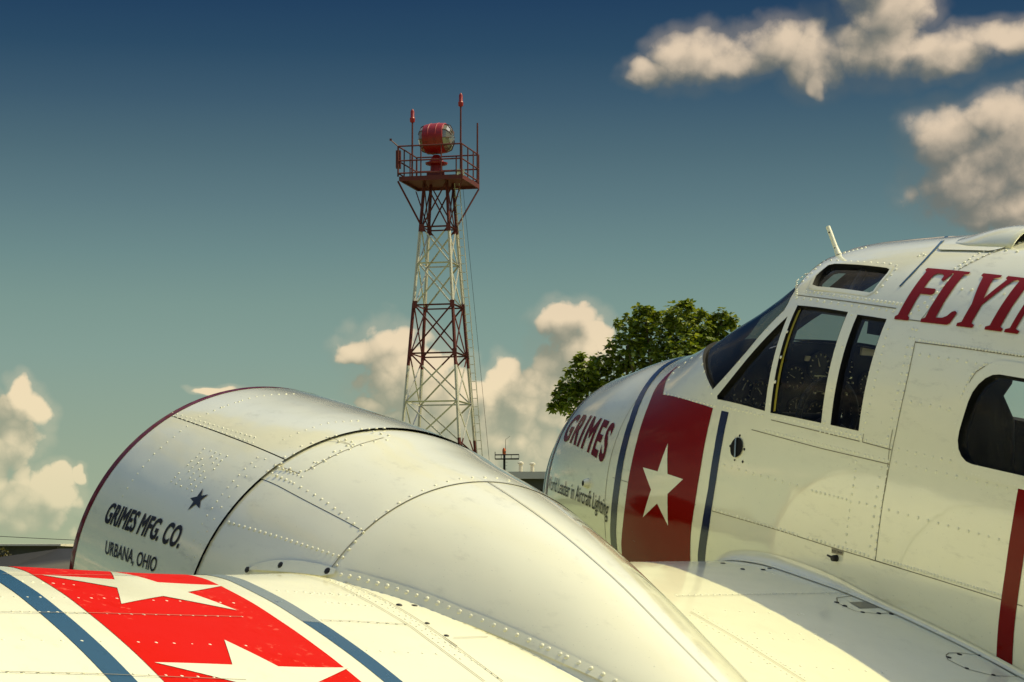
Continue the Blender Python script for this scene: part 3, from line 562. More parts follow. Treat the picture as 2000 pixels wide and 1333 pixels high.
    'nstar': [[-0.6485,0.9169], [-0.7021,0.9334], [-0.7105,1.0109], [-0.655,1.0418], [-0.6225,0.9849]],
    'plateN': [[-1.106,1.1706], [-1.1331,1.1298], [-1.1773,1.0921], [-1.2246,1.0618], [-1.3122,1.022], [-1.4074,0.9918], [-1.4478,0.9824], [-1.4547,1.0093], [-1.4154,1.0465]],
    'wing_rivets': [[-2.1787,3.6019], [-2.1721,3.5791], [-2.1655,3.5561], [-2.1588,3.533], [-2.1521,3.5097], [-2.1453,3.4863], [-2.1385,3.4626], [-2.1317,3.4388], [-2.1248,3.4149], [-2.111,3.3569], [-2.0997,3.3228], [-2.0876,3.2881], [-2.075,3.2529], [-2.0619,3.2171], [-2.0485,3.1808], [-2.0349,3.144], [-2.0211,3.1068], [-2.0075,3.0694], [-1.9942,3.0317], [-1.9813,2.9938], [-1.969,2.9559], [-2.4093,3.7003], [-2.3967,3.6536], [-2.3839,3.6063], [-2.371,3.5581], [-2.3578,3.5093], [-2.3444,3.4597], [-2.3197,3.3649], [-2.3076,3.3179], [-2.2944,3.2697], [-2.2803,3.2206], [-2.2656,3.1705], [-2.2507,3.1196], [-2.2358,3.0681], [-2.6122,3.7591], [-2.6039,3.725], [-2.5955,3.6905], [-2.587,3.6556], [-2.5784,3.6204], [-2.5696,3.5847], [-2.5608,3.5486], [-2.5389,3.4618], [-2.5324,3.4235], [-2.5257,3.3847], [-2.5184,3.3453], [-2.5102,3.305], [-2.5014,3.264], [-2.4921,3.2224], [-2.4823,3.18], [-1.7494,3.1949], [-1.7356,3.1644], [-1.7216,3.1336], [-1.7077,3.1026], [-1.6939,3.0714], [-1.6804,3.0401], [-1.6672,3.0086], [-1.6546,2.9772], [-1.6427,2.9458], [-1.943,3.2425], [-1.9289,3.2031], [-1.9145,3.1632], [-1.9,3.1228], [-1.8855,3.082], [-1.8713,3.0409], [-1.8576,2.9996], [-1.8448,2.9583], [-1.8331,2.9171], [-2.0583,3.5848], [-2.0469,3.5514], [-2.0354,3.5176], [-2.0238,3.4834], [-2.012,3.4489], [-2.0001,3.414], [-1.9879,3.3786], [-1.9747,3.3425], [-1.9606,3.3057], [-1.9457,3.2681], [-1.8538,3.4661], [-1.851,3.4401], [-1.8483,3.414], [-1.8455,3.3876], [-1.8421,3.3609], [-1.8382,3.3338], [-1.6299,2.6985], [-1.6319,2.6743], [-1.6343,2.6502], [-1.6369,2.6261], [-1.6399,2.6021], [-1.643,2.5781], [-1.6464,2.5542], [-1.6499,2.5302], [-1.6537,2.5063], [-1.6576,2.4824], [-1.6507,2.6138], [-1.6527,2.5939], [-1.6548,2.5741], [-1.6571,2.5543], [-1.6596,2.5344], [-1.6622,2.5146], [-1.6649,2.4948], [-1.6677,2.4751], [-1.6706,2.4553], [-1.6736,2.4354], [-1.7498,2.6189], [-1.7534,2.6018], [-1.757,2.5847], [-1.7607,2.5676], [-1.7644,2.5504], [-1.7681,2.5333], [-1.7719,2.5161], [-1.7757,2.4989], [-1.9297,2.7208], [-1.9298,2.6951], [-1.9304,2.6696], [-1.9313,2.6441], [-1.9325,2.6187], [-1.9341,2.5933], [-1.9358,2.568], [-1.9378,2.5427], [-1.94,2.5174], [-1.9423,2.492], [-2.1709,2.7199], [-2.1707,2.6823], [-2.1712,2.6448], [-2.1723,2.6074], [-2.1738,2.57], [-2.1758,2.5326], [-1.4688,2.4643], [-1.4956,2.461], [-1.5219,2.4575], [-1.5474,2.4537], [-1.5724,2.4498], [-1.5969,2.4456], [-1.6208,2.4412], [-1.6441,2.4367], [-1.667,2.432], [-1.7027,2.4358], [-1.7358,2.4383], [-1.767,2.44], [-1.7971,2.4411], [-1.8263,2.4419], [-1.855,2.4426], [-1.8834,2.4432], [-1.9116,2.4438], [-1.9418,2.4462], [-1.9712,2.4481], [-1.9997,2.4498], [-2.0276,2.4512], [-2.0549,2.4523], [-2.0816,2.4533], [-2.1079,2.4541], [-2.1338,2.4548], [-2.1592,2.4553], [-1.5205,2.4642], [-1.5582,2.4652], [-1.5947,2.4656], [-1.6299,2.4657], [-1.6641,2.4653], [-1.6972,2.4645], [-1.7282,2.4627], [-1.7573,2.46], [-1.7919,2.4614], [-1.8266,2.4633], [-1.8605,2.465], [-1.894,2.4665], [-1.9273,2.4682], [-1.9596,2.4694], [-1.9911,2.4703], [-2.0243,2.473], [-2.0566,2.4753], [-2.0882,2.4773], [-2.1192,2.4791], [-2.1495,2.4807], [-2.179,2.4819], [-2.2075,2.4827], [-1.7432,2.4398], [-1.7859,2.4432], [-1.8267,2.4458], [-1.8664,2.4481], [-1.9057,2.4503], [-1.9443,2.4525], [-1.9815,2.4539], [-2.0174,2.4549], [-2.0524,2.4555], [-2.0868,2.4561], [-2.1205,2.4565], [-2.1534,2.4566], [-2.1852,2.4562], [-2.216,2.4553], [-2.2459,2.4541], [-2.2751,2.4526], [-2.3036,2.4509], [-2.3316,2.449], [-1.5778,1.4004], [-1.5742,1.3753], [-1.5706,1.3502], [-1.5671,1.325], [-1.5636,1.2997], [-1.5601,1.2743], [-1.5567,1.2489], [-1.5534,1.2234], [-1.5501,1.1978], [-1.5469,1.1722], [-1.5438,1.1466], [-1.5408,1.1209], [-1.5379,1.0951], [-1.5351,1.0694], [-1.5323,1.0436], [-1.5297,1.0178], [-1.5272,0.992], [-1.5249,0.9661], [-1.5227,0.9403], [-1.5206,0.9145], [-1.5187,0.8887], [-1.5169,0.863], [-1.5153,0.8372], [-1.5138,0.8115], [-1.5125,0.7858], [-1.5114,0.7602], [-1.5105,0.7346], [-1.5097,0.7091], [-1.5091,0.6836], [-1.5085,0.658], [-1.7318,1.4466], [-1.7613,1.4508], [-1.7903,1.4547], [-1.8186,1.4583], [-1.8461,1.4614], [-1.873,1.4642], [-1.8994,1.4667], [-1.9253,1.469], [-1.9508,1.471], [-1.9759,1.4729], [-2.0006,1.4746], [-2.025,1.4762], [-2.0492,1.4778], [-2.0737,1.4799], [-2.0976,1.4817], [-2.121,1.4832], [-2.1439,1.4845], [-2.1665,1.4855], [-2.1887,1.4864], [-2.2106,1.4871], [-2.2321,1.4877], [-2.2534,1.4881], [-2.2745,1.4885], [-2.2953,1.4887], [-1.7999,1.5077], [-1.8319,1.5109], [-1.863,1.5136], [-1.8934,1.5158], [-1.9231,1.5178], [-1.9522,1.5194], [-1.9807,1.5208], [-2.0089,1.5221], [-2.0365,1.5231], [-2.0635,1.5237], [-2.0898,1.524], [-2.1176,1.526], [-2.1447,1.5277], [-2.1713,1.5291], [-2.1973,1.5302], [-2.223,1.5311], [-2.2482,1.5318], [-2.273,1.5324], [-2.2975,1.5328], [-2.3215,1.5329], [-1.7307,1.3352], [-1.7358,1.2871], [-1.7412,1.2389], [-1.7468,1.1906], [-1.7526,1.1421], [-1.7588,1.0936], [-1.946,1.3916], [-1.9453,1.3385], [-1.9447,1.2851], [-1.9445,1.2314], [-1.9446,1.1776], [-1.9451,1.1236], [-1.9984,1.4741], [-1.9975,1.4205], [-1.9967,1.3666], [-1.9961,1.3123], [-1.9958,1.2577], [-1.9958,1.2029], [-2.1946,1.5903], [-2.2003,1.5404], [-2.2061,1.4901], [-2.2121,1.4396], [-2.2181,1.3887], [-2.2243,1.3376], [-2.2308,1.2863], [-2.2375,1.2348], [-2.2445,1.1832], [-1.661,0.6214], [-1.7244,0.635], [-1.7849,0.6469], [-1.8429,0.6571], [-1.8987,0.666], [-1.9528,0.6739], [-2.0052,0.6809], [-2.0554,0.6863], [-2.1038,0.6907], [-2.1523,0.6961], [-2.1994,0.7006]],
    'wing_bolts': [[-1.7609,2.4135], [-1.7614,2.368], [-1.8098,2.3235], [-1.8956,2.3085], [-1.9283,2.4224], [-2.0312,2.4239], [-0.8866,0.598], [-0.9817,0.5905], [-1.1756,0.8568], [-1.1574,0.7356], [-1.157,0.6189], [-1.1819,0.7797], [-1.0459,0.8372], [-1.6182,0.8358], [-1.6567,0.836], [-1.7234,0.8219], [-1.7368,0.7709], [-1.7433,0.7276], [-2.1081,0.7837], [-2.1208,0.7168], [-2.1305,0.8441], [-2.2136,0.8511], [-2.2654,0.7977]],
    'wl1': [[-2.2042,3.6382], [-2.1783,3.561], [-2.1518,3.4818], [-2.1249,3.4007], [-2.0992,3.3181], [-2.0696,3.232], [-2.0376,3.1428], [-2.0053,3.0513], [-1.9752,2.9587]],
    'wl2': [[-1.9369,2.7244], [-1.9345,2.6939], [-1.9327,2.6635], [-1.9323,2.6337], [-1.9345,2.605], [-1.937,2.5765], [-1.9398,2.548], [-1.9428,2.5194], [-1.9461,2.4909]],
    'wl3': [[-2.6168,3.7757], [-2.6018,3.7072], [-2.5865,3.6372], [-2.5708,3.5656], [-2.5569,3.4932], [-2.5436,3.4197], [-2.5292,3.3442], [-2.5121,3.2658], [-2.4929,3.1848]],
    'wl4': [[-1.4257,2.4358], [-1.4982,2.4379], [-1.5637,2.4368], [-1.6254,2.4344], [-1.686,2.4322], [-1.7478,2.432], [-1.8093,2.4329], [-1.8678,2.4328], [-1.9291,2.4355], [-1.9901,2.4391], [-2.048,2.4414], [-2.1035,2.4428], [-2.119,2.443], [-2.0635,2.4413], [-2.0389,2.4409], [-2.098,2.4452], [-2.1549,2.4486], [-2.2088,2.4508], [-2.26,2.4518], [-2.3091,2.452], [-2.3567,2.4517]],
    'wl5': [[-1.3255,2.505], [-1.4163,2.5124], [-1.4721,2.5025], [-1.5156,2.4867], [-1.5814,2.4847], [-1.6536,2.4876], [-1.7208,2.4885], [-1.7844,2.4885], [-1.8454,2.4881], [-1.9045,2.4872], [-1.9656,2.4886], [-2.0303,2.4941], [-2.0918,2.4983], [-2.1509,2.5017], [-2.2069,2.5039], [-2.2598,2.5047], [-2.3103,2.5044], [-2.359,2.5035]],
    'wl6': [[-1.5403,2.4159], [-1.5869,2.4011], [-1.6316,2.3858], [-1.6745,2.3698], [-1.7141,2.3523], [-1.7507,2.3334], [-1.7984,2.3223], [-1.8458,2.3116], [-1.8931,2.3012], [-1.9394,2.2908], [-1.9837,2.2796], [-2.0263,2.2676], [-2.0675,2.2552], [-2.1077,2.2425], [-2.147,2.2297], [-2.1869,2.2178], [-2.2254,2.2054], [-2.2628,2.1926]],
    'wl7': [[-1.5948,1.4124], [-1.581,1.3208], [-1.5677,1.2281], [-1.5552,1.1346], [-1.544,1.0406], [-1.5347,0.9467], [-1.5273,0.8529], [-1.522,0.7595], [-1.519,0.6667]],
    'wl8': [[-1.762,1.4807], [-1.8439,1.4893], [-1.9205,1.495], [-1.9933,1.4988], [-2.0665,1.5049], [-2.136,1.5091], [-2.2017,1.5114], [-2.2647,1.5123], [-2.3252,1.5121]],
    'wl9': [[-2.0512,2.4159], [-2.0488,2.3945], [-2.0465,2.373], [-2.0442,2.3515], [-2.042,2.3299], [-2.0398,2.3082]],
    'wl10': [[-1.7928,3.4925], [-1.78,3.456], [-1.767,3.419], [-1.7507,3.3805], [-1.7315,3.3404], [-1.7109,3.2994], [-1.6889,3.2573], [-1.6651,3.214], [-1.6393,3.1693], [-1.6185,3.1261], [-1.5993,3.0831], [-1.5806,3.0398]],
    'oval1': [[-1.5687,0.7957], [-1.5432,0.7009], [-1.5966,0.6601], [-1.6784,0.669], [-1.7254,0.7019], [-1.7423,0.7755], [-1.714,0.8417], [-1.6279,0.8402]],
    'oval2': [[-2.1137,0.8393], [-2.0972,0.8146], [-2.0969,0.7737], [-2.1181,0.7143], [-2.2806,0.724], [-2.2704,0.8023], [-2.2189,0.8558], [-2.1483,0.8631]],
    'wplac': [[-1.618,0.787], [-1.6094,0.6992], [-1.6771,0.7136], [-1.6835,0.7992]],
    'wstrip': [[-1.0908,0.9241], [-0.9927,0.7025], [-1.0974,0.645], [-1.1491,0.9288]],
    'wstar1': [[-1.7555,3.3823], [-1.506,3.1281], [-1.6126,2.8395], [-1.9174,2.9457], [-2.0039,3.2823]],
    'wstar2': [[-2.4507,3.4009], [-2.2284,3.1326]],
}


class Surf:
    """a parametric skin: P(a, b) -> point, N(a, b) -> outward normal"""
    def __init__(s, P, amax=None, sc=0.7):
        s.P = P; s.amax = amax; s.sc = sc

    def N(s, a, b):
        a = np.asarray(a, float); b = np.asarray(b, float)
        if s.amax is not None:
            a = np.minimum(a, s.amax)
        return normal(s.P, a, b, 1e-3, 1e-3)

    def at(s, a, b, off=0.0):
        return s.P(a, b) + s.N(a, b) * off


HULL_ = Hull(); NAC_ = Nac(); WING_ = Wing()
HULL = Surf(HULL_.P, XT - 0.004, 0.7)
NAC = Surf(NAC_.P, None, 0.6)
WING = Surf(WING_.xy, None, 1.0)


def inside(pts, V, E):
    pts = np.asarray(pts, float); c = np.zeros(len(pts), bool)
    A = V[[e[0] for e in E]]; B = V[[e[1] for e in E]]
    for (x0, y0), (x1, y1) in zip(A, B):
        if y0 == y1: continue
        k = (pts[:, 1] >= min(y0, y1)) & (pts[:, 1] < max(y0, y1))
        if not k.any(): continue
        xi = x0 + (pts[:, 1] - y0) * (x1 - x0) / (y1 - y0)
        c ^= k & (pts[:, 0] < xi)
    return c


def loop_edges(loops, step, sc=0.7, closed=True):
    V = []; E = []
    for lp in loops:
        b = len(V); lp = [np.array(p, float) for p in lp]; n = len(lp)
        for i in range(n if closed else n - 1):
            p, q = lp[i], lp[(i + 1) % n]
            L = math.hypot(q[0] - p[0], (q[1] - p[1]) * sc); k = max(1, int(math.ceil(L / step)))
            V += [p + (q - p) * j / k for j in range(k)]
        if not closed: V.append(lp[-1])
        m = len(V) - b
        E += [(b + i, b + (i + 1) % m) for i in range(m if closed else m - 1)]
    return np.array(V), E


def cdt(V, E):
    r = delaunay_2d_cdt([Vector((float(x), float(y))) for x, y in V], E, [], 0, 1e-6)
    return np.array([(v.x, v.y) for v in r[0]]), [tuple(f) for f in r[2]]


def patch(name, S, V, E, off, grid, mat, parent):
    """cover the area bounded by edges E (even-odd) with a sheet following skin S"""
    lo = V.min(0); hi = V.max(0)
    ga = np.arange(lo[0] + grid / 2, hi[0], grid); gb = np.arange(lo[1] + grid / S.sc / 2, hi[1], grid / S.sc)
    pts = V
    if len(ga) and len(gb):
        q = np.stack(np.meshgrid(ga, gb, indexing='ij'), -1).reshape(-1, 2)
        q = q[inside(q, V, E)]
        if len(q): pts = np.vstack([V, q])
    P2, F = cdt(pts, E)
    F = np.array([f for f in F if len(f) == 3])
    c = P2[F].mean(1); F = F[inside(c, V, E)]
    a, b = P2[:, 0], P2[:, 1]
    return mesh_obj(name, S.at(a, b, off), F, mat, parent, S.N(a, b))


def area(name, S, loops, off, mat, parent, grid=0.04, step=0.02):
    V, E = loop_edges(loops, step, S.sc)
    return patch(name, S, V, E, off, grid, mat, parent)


def ribbon(name, S, lines, width, off, mat, parent):
    """thin strips along poly-lines on the skin (panel joints)"""
    vs = []; fs = []; ns = []
    for ln in lines:
        p = np.array(ln, float)
        d = np.gradient(p, axis=0) * np.array([1, S.sc]); d /= np.linalg.norm(d, axis=1)[:, None] + 1e-9
        n = np.stack([-d[:, 1], d[:, 0] / S.sc], 1) * width / 2
        L = p + n; R = p - n; b = len(vs)
        for q in (L, R):
            X = S.at(q[:, 0], q[:, 1], off); vs += list(X); ns += list(S.N(q[:, 0], q[:, 1]))
        m = len(p)
        fs += [(b + i, b + m + i, b + m + i + 1, b + i + 1) for i in range(m - 1)]
    return mesh_obj(name, vs, fs, mat, parent, ns)


def domes(name, S, pts, r, h, mat, parent, off=0.0, flat=0.55):
    """round rivet heads standing on the skin"""
    p = np.array(pts, float); X = S.at(p[:, 0], p[:, 1], off); Nn = S.N(p[:, 0], p[:, 1])
    vs = []; fs = []; k = 8
    rr_ = random.Random(len(p)); r0, h0 = r, h
    for x, n in zip(X, Nn):
        r = r0 * rr_.uniform(.82, 1.12); h = h0 * rr_.uniform(.6, 1.15)
        n = Vector(n); u = n.orthogonal().normalized(); w = n.cross(u); x = Vector(x); b = len(vs)
        for rr, hh in ((r, -0.001), (r * 0.88, h * 0.55), (r * flat, h * 0.92)):
            vs += [x + n * hh + (u * math.cos(2 * math.pi * i / k) + w * math.sin(2 * math.pi * i / k)) * rr for i in range(k)]
        vs.append(x + n * h)
        for l in range(2):
            fs += [(b + l * k + i, b + l * k + (i + 1) % k, b + (l + 1) * k + (i + 1) % k, b + (l + 1) * k + i) for i in range(k)]
        fs += [(b + 2 * k + i, b + 2 * k + (i + 1) % k, b + 3 * k) for i in range(k)]
    o = mesh_obj(name, vs, fs, mat, parent)
    o['kind'] = 'stuff'
    return o


def bilinear(q, u, v):
    BL, BR, TR, TL = [np.array(p, float) for p in q]
    u = u[:, None]; v = v[:, None]
    return BL * (1 - u) * (1 - v) + BR * u * (1 - v) + TR * u * v + TL * (1 - u) * v


def text_outline(body, bold=0.0, shear=0.0, spacing=1.0, word=1.0):
    cu = bpy.data.curves.new('txt', 'FONT'); cu.body = body; cu.offset = bold; cu.shear = shear
    cu.space_character = spacing; cu.space_word = word; cu.resolution_u = 4
    ob = bpy.data.objects.new('txt', cu); scene.collection.objects.link(ob)
    bpy.context.view_layer.update()
    me = ob.evaluated_get(bpy.context.evaluated_depsgraph_get()).to_mesh()
    V = np.array([(v.co.x, v.co.y) for v in me.vertices])
    cnt = {}
    for p in me.polygons:
        vi = list(p.vertices)
        for i in range(len(vi)):
            e = tuple(sorted((vi[i], vi[(i + 1) % len(vi)]))); cnt[e] = cnt.get(e, 0) + 1
    E = [e for e, c in cnt.items() if c == 1]
    used = sorted({i for e in E for i in e}); ix = {k: i for i, k in enumerate(used)}
    V = V[used]; E = [(ix[a], ix[b]) for a, b in E]
    ob.evaluated_get(bpy.context.evaluated_depsgraph_get()).to_mesh_clear()
    bpy.data.objects.remove(ob); bpy.data.curves.remove(cu)
    return V, E


def split_edges(V, E, step, sc):
    V = list(V); E2 = []
    for a, b in E:
        p, q = np.array(V[a]), np.array(V[b]); L = math.hypot(q[0] - p[0], (q[1] - p[1]) * sc); k = max(1, int(math.ceil(L / step)))
        prev = a
        for j in range(1, k):
            V.append(p + (q - p) * j / k); E2.append((prev, len(V) - 1)); prev = len(V) - 1
        E2.append((prev, b))
    return np.array(V), E2


def lettering(name, S, body, quad, off, mat, parent, cap=True, **kw):
    V, E = text_outline(body, **kw)
    x0, x1 = V[:, 0].min(), V[:, 0].max()
    H, _ = text_outline('H', kw.get('bold', 0.0)); y0, y1 = H[:, 1].min(), H[:, 1].max()
    W2 = bilinear(quad, (V[:, 0] - x0) / (x1 - x0), (V[:, 1] - y0) / (y1 - y0))
    W2, E = split_edges(W2, E, 0.03, S.sc)
    return patch(name, S, W2, E, off, 0.03, mat, parent)


def star_pts(cx, cy, R, rot=0.0, sx=1.0, sy=1.0, inner=0.382):
    return [(cx + math.cos(rot + math.pi * k / 5) * (R if k % 2 == 0 else R * inner) * sx, cy + math.sin(rot + math.pi * k / 5) * (R if k % 2 == 0 else R * inner) * sy) for k in range(10)]


# ------------------------------------------------------------------ airplane
PITCH = math.radians(11.4)                       # tail-wheel stance
plane = empty('airplane', (0, 0, 1.74), (0, -PITCH, 0))
tag(plane, 'white vintage twin-engine airplane with red bands, white stars and blue stripes', 'airplane')

mir = lambda lp: [(a, -b) for a, b in lp]
WSH = [(.02, .035), (-.02, .2), (-.09, .40), (-.19, .60), (-.27, .71)] + FEAT['wsh_lo'] + FEAT['wsh_post'][1:] + FEAT['wsh_top'][1:] + [(-.752, .46), (-.715, .28), (-.69, .035)]


def rrect(x0, x1, b0, b1, rx, rb, n=5):
    out = []
    for cx, cb, a0 in ((x1 - rx, b1 - rb, 0), (x0 + rx, b1 - rb, 90), (x0 + rx, b0 + rb, 180), (x1 - rx, b0 + rb, 270)):
        out += [(cx + rx * math.cos(math.radians(a0 + 90 * k / n)), cb + rb * math.sin(math.radians(a0 + 90 * k / n))) for k in range(n + 1)]
    return out


CAB = rrect(-2.40, -1.889, .824, 1.140, .085, .105)
CAB2 = rrect(-3.25, -2.74, .824, 1.140, .085, .105)
WINS = [('windshield_pane', WSH), ('quarter_window_pane', FEAT['qwin']), ('sliding_window_pane', FEAT['pwin']), ('side_window_pane', FEAT['swin']),
        ('skylight_pane', FEAT['skylight']), ('cabin_window_pane', CAB), ('cabin_window_pane', CAB2)]


def hull_skin():
    q = np.linspace(0, math.sqrt(XT - .06), 44)
    xs = list(XT - q ** 2) + list(np.linspace(.06, -1.615, 40))[1:] + list(np.linspace(-1.615, -3.4, 36))[1:] + list(np.linspace(-3.4, -7.5, 20))[1:]
    ph = np.linspace(-math.pi, math.pi, 85)
    xs = np.array(xs); nph = len(ph)
    Gd = np.stack(np.meshgrid(xs, ph, indexing='ij'), -1).reshape(-1, 2)
    E = []
    for row in (43, 43 + 39):
        E += [(row * nph + i, row * nph + i + 1) for i in range(nph - 1)]
    V = Gd
    loops = [l for _, l in WINS] + [mir(l) for _, l in WINS]
    LV, LE = loop_edges(loops, 0.03)
    b = len(V); V = np.vstack([V, LV]); E = E + [(i + b, j + b) for i, j in LE]
    P2, F = cdt(V, E)
    F = np.array([f for f in F if len(f) == 3]); c = P2[F].mean(1)
    F = F[~inside(c, LV, LE)]; c = P2[F].mean(1)
    return P2, F, c, LV, LE


P2, F, cen, LV, LE = hull_skin()


def sub_mesh(name, sel, off, mat, parent, flip=False):
    f = F[sel]; ids, inv = np.unique(f, return_inverse=True); f = inv.reshape(-1, 3)
    a, b = P2[ids, 0], P2[ids, 1]
    if flip: f = f[:, ::-1]
    N = HULL.N(a, b) * (-1 if flip else 1)
    return mesh_obj(name, HULL.at(a, b, off), f, mat, parent, N)


cock = sub_mesh('cockpit_skin', (cen[:, 0] <= .06) & (cen[:, 0] > -1.615), 0, M['white'], plane)
nose = sub_mesh('nose_skin', cen[:, 0] > .06, 0, M['white'], plane)
cabn = sub_mesh('cabin_skin', cen[:, 0] <= -1.615, 0, M['white'], plane)
liner = sub_mesh('cabin_lining', (cen[:, 0] < .0) & (cen[:, 0] > -3.4), -0.035, M['dark'], plane, flip=True)

# window openings: reveal, pane, trim
for nm, lp in WINS:
    for l in (lp, mir(lp)):
        V, E = loop_edges([l], 0.03)
        n = len(V); A = HULL.at(V[:, 0], V[:, 1], 0.0008); B = HULL.at(V[:, 0], V[:, 1], -0.037)
        fr = mesh_obj('window_frame', np.vstack([A, B]), [(i, (i + 1) % n, n + (i + 1) % n, n + i) for i in range(n)], M['dark'], cock if l[0][0] > -1.6 else cabn)
        area(nm, HULL, [l], -0.012, M['windshield' if nm == 'windshield_pane' else 'glass'], fr, 0.06, 0.03)


def grow(lp, d, sc=0.7):
    c = np.mean(np.array(lp), 0); out = []
    n = len(lp)
    for i in range(n):
        p0, p, p1 = [np.array(lp[j % n], float) * (1, sc) for j in (i - 1, i, i + 1)]
        t = (p1 - p0); t /= np.linalg.norm(t) + 1e-9; nn = np.array([t[1], -t[0]])
        if np.dot(nn, p - c * (1, sc)) < 0: nn = -nn
        w = p + nn * d; out.append((w[0], w[1] / sc))
    return out


for lp, d in ((CAB, .033), (CAB2, .033), (FEAT['skylight'], .012)):
    par = cabn if lp is not FEAT['skylight'] else cock
    area('window_trim', HULL, [grow(lp, d), lp], 0.0018, M['white'], par, 0.05, 0.02)
# rubber seal round the sliding window
pw = FEAT['pwin']
ribbon('window_seal', HULL, [[(pw[0][0] - .008 + (pw[3][0] - pw[0][0]) * t, pw[0][1] + .004 + (pw[3][1] - pw[0][1]) * t) for t in np.linspace(.02, .97, 12)]], .011, -.010, M['yellow_seal'], cock)

# painted bands
interp = lambda pts, b: float(np.interp(b, [p[1] for p in pts], [p[0] for p in pts]))
BL = [(.262, .271), (.205, .536), (.123, .79), (.072, .969), (.030, 1.127), (.010, 1.286), (.004, 1.434), (.005, 1.572), (.016, 1.743), (.03, 1.909), (.04, 2.3)]
RL = [(-.053, .688), (-.031, .789), (-.035, .9), (-.078, 1.03), (-.097, 1.153), (-.112, 1.301), (-.113, 1.43), (-.108, 1.55), (-.102, 1.681), (-.086, 1.813), (-.06, 1.957), (-.04, 2.3)]
bb = np.linspace(.30, 2.3, 30)
blueA = [(interp(BL, b), b) for b in bb] + [(interp(BL, b) - .050 - .02 * max(0, .9 - b), b) for b in bb[::-1]]
rb = np.linspace(.70, 2.3, 28)
redA = [(interp(RL, b), b) for b in rb] + [(-.575, 2.3), (-.585, 1.76), (-.598, 1.6), (-.606, 1.4), (-.603, 1.2), (-.600, 1.097), (-.45, 1.066), (-.30, 1.028), (-.1607, .988), (-.0871, .8601), (-.058, .764), (-.062, .72)]
blueB = [(-.664, 1.107), (-.672, 1.29), (-.672, 1.5), (-.655, 1.7), (-.635, 1.86), (-.62, 2.3), (-.668, 2.3), (-.683, 1.86), (-.703, 1.7), (-.716, 1.45), (-.716, 1.25), (-.713, 1.112)]
stripeC = [(-2.177, 1.162), (-2.180, 1.3), (-2.180, 1.5), (-2.176, 1.7), (-2.170, 2.3), (-2.236, 2.3), (-2.240, 1.7), (-2.244, 1.45), (-2.244, 1.162)]
noseR = [(.735, b) for b in np.linspace(.2, 2.2, 24)] + [(.695, b) for b in np.linspace(2.2, .2, 24)]
noseB = [(.84, b) for b in np.linspace(.2, 2.2, 24)] + [(.785, b) for b in np.linspace(2.2, .2, 24)]
for s in (lambda l: l, mir):
    area('blue_stripe', HULL, [s(blueA)], .0012, M['navy'], cock)
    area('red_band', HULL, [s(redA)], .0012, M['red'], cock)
    area('blue_stripe', HULL, [s(blueB)], .0012, M['navy'], cock)
    area('red_stripe', HULL, [s(stripeC)], .0012, M['red'], cabn)
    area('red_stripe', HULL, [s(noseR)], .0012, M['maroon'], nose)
    area('blue_stripe', HULL, [s(noseB)], .0012, M['blue'], nose)
area('white_star', HULL, [FEAT['star']], .0026, M['white'], cock, 0.03)

# lettering on the fuselage
q = FEAT['grimes']
lettering('nose_lettering', HULL, 'GRIMES', [(.645, 1.15), (.128, 1.435), (.134, 1.153), (.645, .89)], .0022, M['maroon'], nose, bold=0.030, spacing=1.22)
lettering('slogan_lettering', HULL, 'World Leader in Aircraft Lighting', [(.69, 1.605), (.047, 1.795), (.034, 1.685), (.69, 1.48)], .0022, M['black_ink'], nose, bold=0.006)
fO = FEAT['flyO']
tr = [fO[2][0] + (fO[3][0] - fO[2][0]) / .8, fO[2][1] + (fO[3][1] - fO[2][1]) / .8]
FQ = [fO[0], fO[1], tr, fO[2]]
GLY = {'F': [(0, 0), (.125, 0), (.125, .05), (.103, .08), (.103, .48), (.20, .48), (.218, .51), (.212, .58), (.198, .60), (.103, .60), (.103, .86), (.125, .90), (.170, .90), (.192, .86), (.195, .78), (.215, .76), (.228, .78), (.247, .965), (.236, 1), (0, 1), (-.008, .96), (.015, .92), (.015, .08), (-.005, .05)],
       'L': [(.235, 0), (.465, 0), (.485, .03), (.497, .22), (.475, .25), (.452, .23), (.43, .15), (.40, .11), (.345, .10), (.345, .92), (.377, .95), (.375, 1), (.237, 1), (.235, .95), (.258, .92), (.258, .08), (.230, .05)],
       'Y': [(.545, 0), (.68, 0), (.684, .05), (.655, .08), (.655, .40), (.757, .91), (.80, .95), (.80, 1), (.690, 1), (.686, .95), (.706, .92), (.637, .52), (.598, .91), (.642, .95), (.64, 1), (.485, 1), (.482, .95), (.507, .92), (.572, .40), (.572, .08), (.541, .05)],
       'I': [(.78, 0), (.915, 0), (.919, .05), (.89, .08), (.89, .92), (.919, .95), (.915, 1), (.78, 1), (.776, .95), (.805, .92), (.805, .08), (.776, .05)],
       'N': [(.937, 0), (1.045, 0), (1.048, .05), (1.012, .08), (1.012, .70), (1.16, 0), (1.225, 0), (1.225, .92), (1.255, .95), (1.25, 1), (1.135, 1), (1.132, .95), (1.175, .92), (1.175, .42), (1.05, 1), (.937, 1), (.934, .95), (.965, .92), (.965, .08), (.934, .05)]}
for ch, gl in GLY.items():
    gv = np.array(gl); lp = bilinear(FQ, gv[:, 0], gv[:, 1])
    area('roof_letter', HULL, [list(map(tuple, lp))], .0022, M['letter_red'], cock if ch == 'F' else cabn, 0.03)

